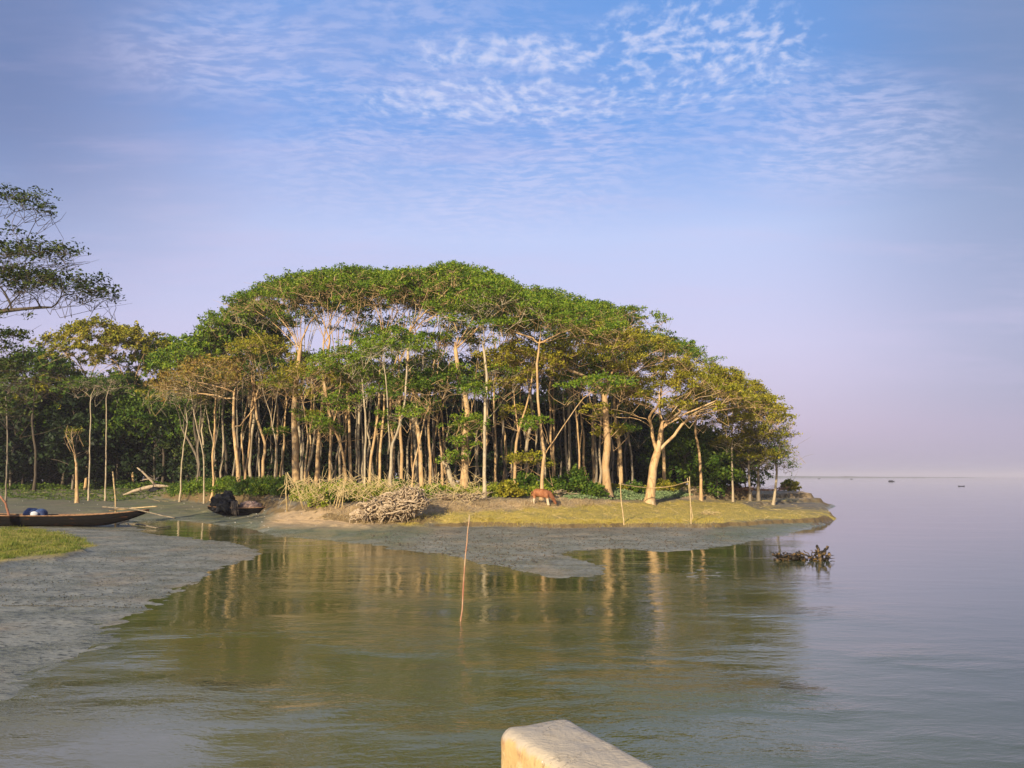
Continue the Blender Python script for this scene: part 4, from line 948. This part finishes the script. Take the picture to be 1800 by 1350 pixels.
brush_pile('branch_pile', 1243, 905, .35, .35, 40, 'small clump of dry sticks on the grass right of the stake pair', 34, .015, M_strawst)
brush_pile('branch_pile', 1320, 866, 3.2, .4, 90, 'long low tangle of roots along the top of the cut bank', 35, .03, plain('brown_root', (.36, .20, .12), (.20, .12, .07)))
brush_pile('branch_pile', 1195, 864, 1.6, .25, 30, 'few fallen sticks behind the right end of the rail', 36, .025)
def leanstub():
    rng = np.random.RandomState(41); g0 = gp(806, 868); dep = g0[1]
    root = thing('broken_tree', g0, 'broken tree stub leaning left above the brush pile with bare arms', 'tree')
    mb = MB(); P, R = wig(rng, g0 - [0, 0, .1], PY(783, 815, dep + .2), .24, .17, 8, .08); mb.tube(P, R, 8)
    P, R = wig(rng, PY(783, 820, dep + .2), PY(772, 800, dep + .1), .10, .05, 5, .05); mb.tube(P, R, 6); P, R = wig(rng, PY(783, 820, dep + .2), PY(796, 798, dep + .3), .10, .06, 5, .05); mb.tube(P, R, 6)
    mb.build('trunk', BK_pale, root, True, origin=g0)
    mb = MB()
    for a, b, c, d in ((800, 872, 770, 885), (806, 870, 845, 862), (806, 870, 850, 882), (802, 872, 785, 888)):
        P, R = wig(rng, PY(a, b, dep - .1), PY(c, d, dep - .4), .09, .02, 7, .1); P[:, 2] = np.maximum(P[:, 2], hfast(P[:, 0], P[:, 1]) + .01); mb.tube(P, R, 5)
    mb.build('root', BK_pale, root, True, origin=g0)
leanstub()
M_log = plain('bleached_log', (.46, .37, .26), (.28, .21, .14), .85, 5)
def forklog():
    rng = np.random.RandomState(51); g0 = gp(222, 871); dep = g0[1]; kr = gp(292, 858)[1] - dep
    W = lambda x, y, k=0: PY(x, y, dep + kr * min(max((x - 213) / 80, 0), 1))
    root = thing('driftwood_log', W(262, 858), 'forked pale driftwood log with one arm raised, lying beyond the boats', 'log'); o = np.array(root.location)
    mb = MB(); mb.tube([W(213, 872), W(235, 863, .2), (W(258, 857, .3)), W(275, 854, .4), W(298, 855, .6)], [.08, .17, .21, .20, .12], 8); mb.build('stem', M_log, root, True, origin=o)
    mb = MB(); mb.tube([W(273, 852, .4), W(262, 841, .2), W(250, 829, .1), W(241, 822)], [.15, .12, .10, .07], 7); mb.tube([W(262, 842, .2), W(253, 843), W(247, 845)], [.07, .05, .03], 6); mb.build('limb', M_log, root, True, origin=o)
forklog()
def blob(name, c, rx, ry, rz, mat, label=None, cat=None, parent=None, seed=1, amp=.18, fr=2.2, nu=28, nv=16, flatb=True, folds=0, origin=None):
    V = []; n = VN(seed)
    for j in range(nv + 1):
        for i in range(nu):
            a = 2 * math.pi * i / nu; b = math.pi * j / nv - math.pi / 2; x, y, z = math.cos(a) * math.cos(b), math.sin(a) * math.cos(b), math.sin(b)
            k = 1 + amp * 2 * float(n.fbm(np.array(x * fr + 5), np.array(y * fr + z * fr * 1.3 + 5), 3)) + folds * math.sin(9 * a + 4 * z + 2 * math.sin(3 * a)) * (1 - max(z, 0)) ** 1
            if flatb and z < -.3: z = -.3
            V.append((x * rx * k, y * ry * k, z * rz * k))
    V = np.array(V) + np.asarray(c); i = np.arange(nv)[:, None] * nu; j = np.arange(nu)[None, :]; k = (j + 1) % nu
    mb = MB(); mb.add(V, np.stack([i + j, i + k, i + nu + k, i + nu + j], -1).reshape(-1, 4))
    if parent is not None: return mb.build(name, mat, parent, True, origin=origin)
    return tag(mb.build(name, mat, None, True, origin=np.asarray(c, float)), label, cat)
g = gp(270, 866); blob('dark_lump', g + [0, .3, .2], .62, .4, .38, M_tarp, 'round black lump lying under the forked driftwood log', 'bundle', seed=3)  # plain black lump under the log

def snag(cx, items, label, seed, heavy):
    rng = np.random.RandomState(seed); c = PZ(cx, 985, 0); root = thing('driftwood_snag', c, label, 'snag'); dep = c[1]
    W = lambda x, y, k=0: PY(x, y, dep + k); mb = MB()
    for a, b, c2, d, r0, r1 in heavy:
        P, R = wig(rng, W(a, b, rng.uniform(-.2, .2)), W(c2, d, rng.uniform(-.2, .2)), r0 * .72, r1 * .7, 9, .08); R = R * (.92 + .14 * rng.rand(len(R))); mb.tube(P, R, 7)
    mb.build('trunk', M_snag, root, True, origin=c); mb = MB()
    for _ in range(items[0]):
        x = rng.uniform(items[1], items[2]); y = rng.uniform(items[3], 984); P, R = wig(rng, W(x, y, rng.uniform(-.4, .4)), W(x + rng.uniform(-14, 14), y + rng.uniform(-7, 5), rng.uniform(-.4, .4)), .030, .008, 6, .10); mb.tube(P, R, 4)
    mb.build('roots', M_snag, root, True, origin=c)
snag(1385, (44, 1362, 1412, 974), 'low brown driftwood snag half sunk in the water', 61, [(1358, 975, 1392, 980, .07, .13), (1362, 984, 1400, 981, .07, .16), (1392, 982, 1404, 971, .18, .09), (1398, 984, 1420, 984, .16, .05), (1372, 977, 1400, 974, .05, .06), (1406, 980, 1412, 984, .2, .14)])
snag(1440, (14, 1428, 1456, 968), 'black spiky snag with two raised horns standing out of the water', 62, [(1441, 985, 1443, 973, .16, .14), (1442, 976, 1436, 959, .11, .06), (1448, 978, 1455, 960, .11, .08), (1452, 992, 1457, 972, .07, .08), (1441, 986, 1456, 980, .12, .1), (1431, 986, 1433, 966, .05, .03), (1405, 970, 1428, 982, .05, .06), (1414, 967, 1430, 981, .025, .03), (1423, 984, 1444, 982, .05, .1), (1426, 972, 1429, 981, .02, .03), (1433, 975, 1446, 970, .05, .08)])

# ------------------------------------------------------------------ boats
def boat(name, c, L, B, D, bow, stern, label, rz, nst=34, mat=M_hull, rimr=.035, thw=5):
    root = thing(name, c, label, 'boat', rz=rz); s = np.linspace(-1, 1, nst)
    beam = B / 2 * np.clip(1 - np.abs(s) ** 2.6, 0, 1) ** .75 + .03
    sheer = D + np.where(s > 0, bow * s ** 2.4, stern * np.abs(s) ** 2.4); keel = np.where(s > 0, (D + bow - .18) * np.clip((s - .45) / .55, 0, 1) ** 1.8, (D + stern - .2) * np.clip((-s - .5) / .5, 0, 1) ** 1.8)
    prof = [(1.0, 1.0), (.98, .78), (.93, .5), (.78, .22), (.5, .06), (0, 0)]
    def shell(th):
        V = []
        for k in range(nst):
            for side in (1, -1):
                seq = prof if side == 1 else prof[-2::-1]
                for (w, h) in seq:
                    V.append((s[k] * L / 2 * (1 - th * .012), side * (beam[k] * w - (th * .04 if w > 0 else 0)), keel[k] + (sheer[k] - keel[k]) * h + (th * .05 if h < .6 else 0)))
        m = 2 * len(prof) - 1; Q = []
        for k in range(nst - 1):
            for j in range(m - 1): Q.append((k * m + j, k * m + j + 1, (k + 1) * m + j + 1, (k + 1) * m + j) if th == 0 else (k * m + j, (k + 1) * m + j, (k + 1) * m + j + 1, k * m + j + 1))
        return V, Q
    mb = MB(); V, Q = shell(0); mb.add(V, Q); V, Q = shell(1); mb.add(V, Q)
    # raised strakes
    mb.build('hull', mat, root, True)
    for side in (1, -1):
        mb = MB(); mb.tube(np.stack([s * L / 2, side * (beam + .01), sheer + .012], -1), rimr, 6); mb.build('gunwale', M_gunwale, root, True)
        mb = MB(); mb.tube(np.stack([s[3:-3] * L / 2, side * (beam[3:-3] * .965 + .014), (keel + (sheer - keel) * .62)[3:-3]], -1), .022, 5); mb.build('rubbing_strake', M_hull, root, True)
    for k in range(thw):
        t = -.6 + 1.2 * k / max(thw - 1, 1); bb = np.interp(t, s, beam) * .95; zz = np.interp(t, s, sheer) - .13; mb = MB(); mb.box((t * L / 2, 0, zz), (.11, bb, .022)); mb.build('thwart', M_gunwale, root)
    # end decks
    for sg in (1, -1):
        ks = [k for k in range(nst) if s[k] * sg > .74]; mb = MB(); V = []
        for k in ks: V += [(s[k] * L / 2, beam[k] * .93, sheer[k] - .02), (s[k] * L / 2, -beam[k] * .93, sheer[k] - .02)]
        n = len(ks); mb.add(V, [(2 * i, 2 * i + 1, 2 * i + 3, 2 * i + 2) for i in range(n - 1)]); mb.build('end_deck', M_gunwale, root)
    return root
c = PZ(92, 926, .16); bL = 290 * PXM(c[1]) * 1.05
cB = PY(82, 900, c[1] + .6)
b1 = boat('long_boat', (cB[0], c[1] + .7, gz(cB[0], c[1] + .7) - .02), 12.6, 1.6, .70, .36, .30, 'long tarred wooden boat with upswept bow lying on the left mud', math.radians(4))
bx, by = cB[0], c[1] + .7; bz = b1.location.z
blob('blue_bundle', (PY(54, 900, by)[0], by + .1, bz + .78), .5, .42, .40, M_blue, 'dark blue sheeted bundle resting inside the long boat', 'bundle', seed=4, amp=.12)
blob('blue_bundle', (PY(72, 900, by)[0], by, bz + .76), .38, .36, .38, M_blue, 'smaller blue bundle pressed against the right of the larger one', 'bundle', seed=5, amp=.1)
blob('white_sack', (PY(68, 900, by)[0], by - .45, bz + .78), .24, .16, .19, M_white, 'white sack in front of the blue bundles in the boat', 'sack', seed=6, amp=.1)
q = PY(18, 897, by); pole('steering_oar', 'reddish wooden steering post leaning left at the stern of the long boat', 'oar', [(q[0], by, bz + .5), PY(10, 885, by), PY(0, 872, by)], .07, .05, plain('red_wood', (.38, .17, .10), (.24, .11, .06)))
pb = PY(180, 891, by - .2); pole('punt_pole', 'long pale punting pole laid across the bow of the long boat', 'pole', [PY(180, 891, by - .5), PY(232, 894, by - .4), PY(308, 911, by - 1.2)], .05, .035, M_plank)
pole('punt_pole', 'short pole crossing behind the bow tip of the long boat', 'pole', [PY(192, 897, by), PY(235, 893, by + .2), PY(277, 890, by + .3)], .05, .035, M_bamboo)
pole('submerged_branch', 'pale curved branch lying in the small pool right of the long boat', 'branch', [PZ(222, 921, .05), PZ(250, 922, .10), PZ(272, 928, .09), PZ(300, 926, .04)], .05, .03, M_plank)
pole('mud_plank', 'short pale plank end sticking out under the bow of the long boat', 'plank', [PZ(204, 922, .16), PZ(226, 915, .25)], .06, .05, M_plank)
c = PZ(440, 909, .12)
b2 = boat('moored_boat', (c[0] - .1, c[1] - .9, max(gz(c[0], c[1] - .9), 0) - .02), 5.6, 1.5, .60, .26, .16, 'short dark wooden boat half covered by a black tarpaulin', math.radians(12), thw=3)
bx, by, bz = b2.location; sp = PXM(by)
def R2(x, y, z): a = math.radians(12); return np.array([bx + x * math.cos(a) - y * math.sin(a), by + x * math.sin(a) + y * math.cos(a), bz + z])
t0 = blob('black_tarpaulin', R2(-1.55, 0, .72), 1.0, .78, 1.05, M_tarp, 'crumpled black tarpaulin heaped over the left half of the moored boat', 'tarpaulin', seed=9, amp=.24, folds=.10, nu=72, nv=30, fr=2.6)
rng = np.random.RandomState(71); mb = MB()
for k in range(9):
    x = rng.uniform(-.95, -.45); P, R = wig(rng, R2(x, -.78, 1.15), R2(x + rng.uniform(-.15, .15), -.86, rng.uniform(-.12, .25)), .045, .02, 6, .06); mb.tube(P, R, 5)
tag(mb.build('hanging_rags', plain('rags', (.20, .16, .12), (.07, .06, .05)), None, True, origin=R2(-.7, -.8, 0)), 'ragged strips hanging from the black tarpaulin down to the mud', 'rags')
blob('fishing_net', R2(.35, 0, .66), .95, .55, .42, M_net, 'pinkish beige heap of fishing net in the middle of the moored boat', 'net', seed=8, amp=.22, fr=5)

# ------------------------------------------------------------------ cow
def skin_mesh(verts, edges, rads, mat, name, parent, sub=2):
    me = bpy.data.meshes.new(name); me.from_pydata([tuple(v) for v in verts], edges, []); o = bpy.data.objects.new(name, me); C.objects.link(o)
    sk = o.modifiers.new('skin', 'SKIN'); ss = o.modifiers.new('sub', 'SUBSURF'); ss.levels = sub; ss.render_levels = sub; sk.use_smooth_shade = True
    for i, r in enumerate(rads): me.skin_vertices[0].data[i].radius = r if isinstance(r, tuple) else (r, r)
    me.skin_vertices[0].data[0].use_root = True
    bpy.context.view_layer.update(); dg = bpy.context.evaluated_depsgraph_get(); m2 = bpy.data.meshes.new_from_object(o.evaluated_get(dg)); bpy.data.objects.remove(o); bpy.data.meshes.remove(me)
    m2.name = name; m2.materials.clear(); m2.materials.append(mat); m2.polygons.foreach_set('use_smooth', [True] * len(m2.polygons))
    n = bpy.data.objects.new(name, m2); C.objects.link(n); n.parent = parent; return n
def cow_mat():
    m, t, b = new_mat('cow_hide'); pos = t.new('ShaderNodeTexCoord').outputs['Object']; x, y, z = t.xyz(pos); n = t.noise(pos, 5, 3)
    c = t.mix(t.mapr(n, .35, .65), (.36, .15, .065), (.25, .095, .04))
    neck = t.math('MULTIPLY', t.mapr(x, .28, .5), t.mapr(n, .2, .6, .5, 1)); c = t.mix(t.math('MULTIPLY', neck, .55), c, (.12, .04, .02))
    zz = t.math('ADD', z, t.math('MULTIPLY', t.math('SUBTRACT', n, .5), .12)); pale = t.math('MULTIPLY', t.mapr(zz, .58, .42), t.mapr(x, .62, .52)); c = t.mix(pale, c, (.62, .50, .34))
    t.l.new(c, b.inputs['Base Color']); b.inputs['Roughness'].default_value = .7; b.inputs['Specular IOR Level'].default_value = .2; return m
def cow():
    g0 = gp(953, 889); root = thing('cow', g0, 'reddish brown cow with pale legs grazing on the bank, head down to the right', 'cow', rz=math.radians(-12)); root.scale = (1.0, 1.0, 1.0)
    M = cow_mat()
    V = [(-.15, 0, .88), (-.42, 0, .90), (-.60, 0, .88), (.12, 0, .85), (.34, 0, .88), (.50, 0, .84), (.66, 0, .66), (.80, 0, .44), (.90, 0, .26), (.97, 0, .10),   # 0-9 trunk, neck, head
         (-.52, .13, .68), (-.60, .15, .48), (-.64, .15, .34), (-.56, .15, .08), (-.54, .15, .02),      # 10-14 hind
         (-.52, -.13, .68), (-.50, -.15, .48), (-.56, -.15, .33), (-.52, -.15, .08), (-.50, -.15, .02),
         (.34, .14, .62), (.33, .14, .40), (.36, .14, .08), (.38, .14, .02),                             # 20-23 fore
         (.36, -.14, .62), (.42, -.14, .38), (.50, -.14, .08), (.52, -.14, .02)]
    E = [(0, 1), (1, 2), (0, 3), (3, 4), (4, 5), (5, 6), (6, 7), (7, 8), (8, 9), (1, 10), (10, 11), (11, 12), (12, 13), (13, 14), (1, 15), (15, 16), (16, 17), (17, 18), (18, 19), (4, 20), (20, 21), (21, 22), (22, 23), (4, 24), (24, 25), (25, 26), (26, 27)]
    R = [(.27, .31), (.24, .28), (.17, .19), (.27, .31), (.23, .30), (.17, .22), (.13, .17), (.12, .13), (.095, .105), (.065, .07),
         .16, .09, .06, .048, .06, .16, .09, .06, .048, .06, .12, .07, .048, .06, .12, .07, .048, .06]
    skin_mesh(V, E, R, M, 'body', root)
    for sg in (1, -1):
        mb = MB(); mb.tube([(.78, sg * .09, .50), (.76, sg * .17, .52), (.75, sg * .25, .49)], [.02, .045, .01], 6); mb.build('ear', M, root, True)
        mb = MB(); mb.tube([(.75, sg * .05, .54), (.74, sg * .09, .62), (.77, sg * .10, .68)], [.022, .016, .005], 6); mb.build('horn', M_plank, root, True)
    mb = MB(); mb.tube([(-.70, 0, .98), (-.77, 0, .85), (-.78, .01, .55), (-.76, 0, .34)], [.035, .022, .018, .014], 6); mb.tube([(-.76, 0, .36), (-.76, 0, .28), (-.755, 0, .20)], [.016, .035, .01], 6); mb.build('tail', M, root, True)
cow()

# ------------------------------------------------------------------ concrete parapet in the foreground
def wall_mat():
    m, t, b = new_mat('old_plaster'); pos = t.new('ShaderNodeTexCoord').outputs['Object']; x, y, z = t.xyz(pos)
    n = t.noise(pos, 9, 6, .65); n2 = t.noise(pos, 2.2, 4, .6); n3 = t.noise(t.vmath('MULTIPLY', pos, (1, 1, .25)), 14, 5, .7); sp = t.noise(pos, 60, 2, .5)
    nz = t.xyz(t.new('ShaderNodeNewGeometry').outputs['True Normal'])[2]
    side = t.mix(t.mapr(n2, .35, .7), (.60, .43, .20), (.54, .36, .15)); side = t.mix(t.mapr(n, .54, .66), side, (.68, .52, .28)); side = t.mix(t.mapr(n3, .58, .70), side, (.26, .15, .07))  # warm sunlight tinted into the side colour
    topc = t.mix(t.mapr(n2, .35, .7), (.56, .47, .33), (.48, .42, .33)); topc = t.mix(t.math('MULTIPLY', t.mapr(n, .60, .72), .5), topc, (.36, .30, .22))  # top painted paler, without the side's sunlit tint
    edge = t.math('ADD', z, t.math('MULTIPLY', t.math('SUBTRACT', n, .5), .10))
    c = t.mix(t.mapr(edge, -.045, -.02), side, topc)
    rim = t.math('MULTIPLY', t.mapr(edge, -.075, -.045), t.mapr(edge, -.02, -.04)); c = t.mix(t.math('MULTIPLY', rim, t.mapr(n, .50, .60, 0, .8)), c, (.38, .20, .11))
    c = t.mix(t.mapr(sp, .76, .80), c, (.75, .72, .66))
    t.l.new(c, b.inputs['Base Color']); b.inputs['Roughness'].default_value = .9; b.inputs['Specular IOR Level'].default_value = .2
    cr = t.noise(t.vmath('MULTIPLY', pos, (1.2, 2.4, 1)), 1.6, 5, .7, .4); line = t.math('ABSOLUTE', t.math('SUBTRACT', cr, .5)); c = t.mix(t.mapr(line, .003, .0, 0, .18), c, (.20, .15, .11))
    pit = t.noise(pos, 26, 3, .6); c = t.mix(t.mapr(pit, .70, .75, 0, .5), c, (.25, .18, .11)); t.l.new(c, b.inputs['Base Color'])
    hb = t.math('SUBTRACT', t.math('ADD', n, t.math('MULTIPLY', t.noise(pos, 38, 4, .7), .4)), t.math('ADD', t.mapr(pit, .68, .75, 0, .6), t.mapr(line, .006, .0, 0, .25)))
    bump(t, b, hb, .9, .014); return m
def parapet():
    ZT = 2.30; A = PZ(889, 1288, ZT); B = PZ(992, 1254, ZT); Cc = PZ(1164, 1344, ZT); Dd = PZ(1062, 1352, ZT)
    u = unit((Cc - B)[:3] * [1, 1, 0]); v = np.array([-u[1], u[0], 0]);   # v: towards the water side
    if v[0] < 0: v = -v
    Wd = abs(np.dot(B - A, v)); A0 = B - v * np.dot(B - A, v) ; L = 2.6; nL, nW = 70, 12; R = .05
    loop = []
    hw = Wd / 2
    # cross-section profile (x across, z down), rounded shoulders
    prof = [(-hw, -3.2), (-hw, -1.2), (-hw, -.6), (-hw, -.3), (-hw, -.15), (-hw, -.09)] + [(-hw + R - R * math.cos(a), -R + R * math.sin(a)) for a in np.linspace(0, math.pi / 2, 6)] + [(x, 0) for x in np.linspace(-hw + R, hw - R, 7)[1:-1]] + \
           [(hw - R + R * math.sin(a), -R + R * math.cos(a)) for a in np.linspace(0, math.pi / 2, 6)] + [(hw, -.15), (hw, -.6), (hw, -3.2)]
    m = len(prof); V = []; ts = np.concatenate([[0, .004, .012, .025, .045, .075], np.linspace(.12, L, 60)])
    for t in ts:
        # the end rounds off in plan and in height
        k = min(1, t / .09); e = math.sqrt(max(0, 1 - (1 - k) ** 2)); sc = .55 + .45 * e; dz = -.045 * (1 - e)
        for (a, z) in prof: V.append(B * [1, 1, 0] + [0, 0, ZT] - v * hw + v * a * sc + u * t + np.array([0, 0, z + dz]))
    V = np.array(V); V += .010 * np.stack([N1.fbm(V[:, 0] * 6, V[:, 2] * 6 + V[:, 1] * 3), N2.fbm(V[:, 0] * 6 + 3, V[:, 2] * 6 + V[:, 1] * 3), 1.1 * N1.fbm(V[:, 0] * 5, V[:, 1] * 5)], -1)
    Q = [(i * m + j, i * m + j + 1, (i + 1) * m + j + 1, (i + 1) * m + j) for i in range(len(ts) - 1) for j in range(m - 1)]
    mb = MB(); mb.add(V, Q); o = len(V); c0 = V[:m].mean(0); c0[2] = V[m // 2][2] - .3
    cen = np.array([V[m // 2][0], V[m // 2][1], V[m // 2][2] - .25]); mb.add(np.vstack([V[:m], cen]), None, [(m, j + 1, j) for j in range(m - 1)] + [(m, 0, m - 1)])
    tag(mb.build('concrete_parapet', wall_mat(), None, True, origin=B * [1, 1, 0] + [0, 0, ZT]), 'end of an old plastered concrete parapet in the near foreground', 'wall')
parapet()

# ------------------------------------------------------------------ far shore, far boats, haze
def shore():
    rng = np.random.RandomState(3); mb = MB(); d0 = 2600; n = 160; x = np.linspace(.30 * d0, 1.1 * d0, n); h = 6.0 + 4 * N1.fbm(x * .02, x * 0 + 2); h = h * np.clip(1.1 - (x - x[0]) / (x[-1] - x[0]) * 2.6, .0, 1) ; V = []
    for k in range(n):
        y = d0 + 60 * math.sin(k * .1); V += [(x[k], y, -.5), (x[k], y + 3, h[k] * .8), (x[k], y + 40, h[k]), (x[k], y + 90, -.5)]
    Q = [(4 * k + j, 4 * (k + 1) + j, 4 * (k + 1) + j + 1, 4 * k + j + 1) for k in range(n - 1) for j in range(3)]; mb.add(V, Q)
    tag(mb.build('far_shore', plain('far_wood', (.04, .06, .03), (.06, .07, .04), sc=.02)), kind='structure')
shore()
for px, py, L, lab in ((1567, 846.5, 4.2, 'tiny dark boat on the far water, nearest of the distant ones'), (1440, 841.8, 4, 'faint distant boat closest to the right tip of the land'), (1497, 842.6, 4, 'faint distant boat between the land tip and the nearer dark one'), (1690, 855, 2.2, 'tiny low float on the open water near the right edge')):
    p = PZ(px, py, 0); r = thing('distant_boat', p, lab, 'boat', 'distant boats on the river'); s = np.linspace(-1, 1, 15); mb = MB(); V = []
    for k in s:
        b = L * .12 * max(0, 1 - abs(k) ** 2.5) + .02; zs = L * .07 + L * .09 * abs(k) ** 2.5; V += [(k * L / 2, b, zs), (k * L / 2, b * .6, 0), (k * L / 2, -b * .6, 0), (k * L / 2, -b, zs)]
    mb.add(V, [(4 * i + j, 4 * i + (j + 1) % 4, 4 * (i + 1) + (j + 1) % 4, 4 * (i + 1) + j) for i in range(14) for j in range(4)]); mb.build('hull', M_hull, r)
    if L > 3:
        mb = MB(); V = []
        for k in np.linspace(-.35, .2, 6): V += [(k * L, L * .10 * math.cos(a), L * .07 + L * .13 * math.sin(a)) for a in np.linspace(0, math.pi, 7)]
        mb.add(V, [(7 * i + j, 7 * i + j + 1, 7 * (i + 1) + j + 1, 7 * (i + 1) + j) for i in range(5) for j in range(6)]); mb.build('canopy', M_tarp, r)

def haze():
    m = bpy.data.materials.new('haze_air'); m.use_nodes = True; t = NT(m.node_tree); t.n.clear(); out = t.new('ShaderNodeOutputMaterial'); v = t.new('ShaderNodeVolumePrincipled')
    v.inputs['Color'].default_value = (.86, .84, .95, 1); v.inputs['Density'].default_value = .00032; v.inputs['Anisotropy'].default_value = 0.0; t.l.new(v.outputs[0], out.inputs['Volume'])
    mb = MB(); mb.box((3000, 4300, 15), (6300, 4900, 18)); tag(mb.build('haze', m), 'pale lavender haze over the river', 'haze', kind='stuff')
haze()

def debris(name, poly, n, mat, label, cat, seed, rmin, rmax, sticks=0):
    rng = np.random.RandomState(seed); X, Y, Z, hit = on_ground(scatter_px(n, poly)); mb = MB()
    for x, y, z in zip(X[hit], Y[hit], Z[hit]):
        if sticks:
            L = rng.uniform(rmin, rmax); a = rng.rand() * 3.14; d = np.array([math.cos(a), math.sin(a), rng.uniform(-.05, .35)]) * L
            mb.tube([[x, y, z + .01], np.array([x, y, z + .03]) + d * .5 + rng.randn(3) * .03 * L, np.array([x, y, z + .02]) + d], [.014, .011, .006], 3, cap=False)
        else:
            r = rng.uniform(rmin, rmax); V = np.array([(1, 0, 0), (0, 1, 0), (-1, 0, 0), (0, -1, 0), (0, 0, .7), (0, 0, -.5)]) * r * rng.uniform(.6, 1.4, (6, 1)) + [x, y, z + r * .2]
            mb.add(V, None, [(0, 1, 4), (1, 2, 4), (2, 3, 4), (3, 0, 4), (1, 0, 5), (2, 1, 5), (3, 2, 5), (0, 3, 5)])
    tag(mb.build(name, mat), label, cat, kind='stuff')
debris('mud_clods', [(0, 985), (440, 950), (440, 985), (240, 1085), (0, 1210)], 900, plain('mud_clod', (.10, .095, .075), (.05, .05, .04), .6), 'dark clods and bits scattered over the left mudflat', 'clods', 81, .012, .035)
debris('mud_clods', [(620, 935), (1350, 925), (1250, 962), (1000, 975), (900, 1000), (700, 962)], 1300, plain('mud_clod_b', (.12, .10, .07), (.06, .05, .04), .7), 'dark clods scattered over the mud below the grassy ledge', 'clods', 82, .02, .055)
debris('white_shells', [(0, 868), (500, 880), (640, 915), (500, 935), (300, 900), (0, 895)], 90, plain('shell', (.7, .68, .62), (.6, .55, .5)), 'white shells and scraps on the mud by the boats', 'shells', 83, .02, .06)
debris('dead_twigs', [(480, 900), (640, 925), (1000, 922), (1270, 920), (1460, 908), (1400, 880), (1000, 884), (600, 900)], 420, M_strawst, 'dead twigs lying about on the bank', 'twigs', 84, .12, .7, 1)
debris('dead_twigs', [(200, 866), (500, 872), (500, 890), (200, 880), (0, 868)], 160, M_strawst, 'dead twigs at the foot of the left wood', 'twigs', 85, .15, .9, 1)
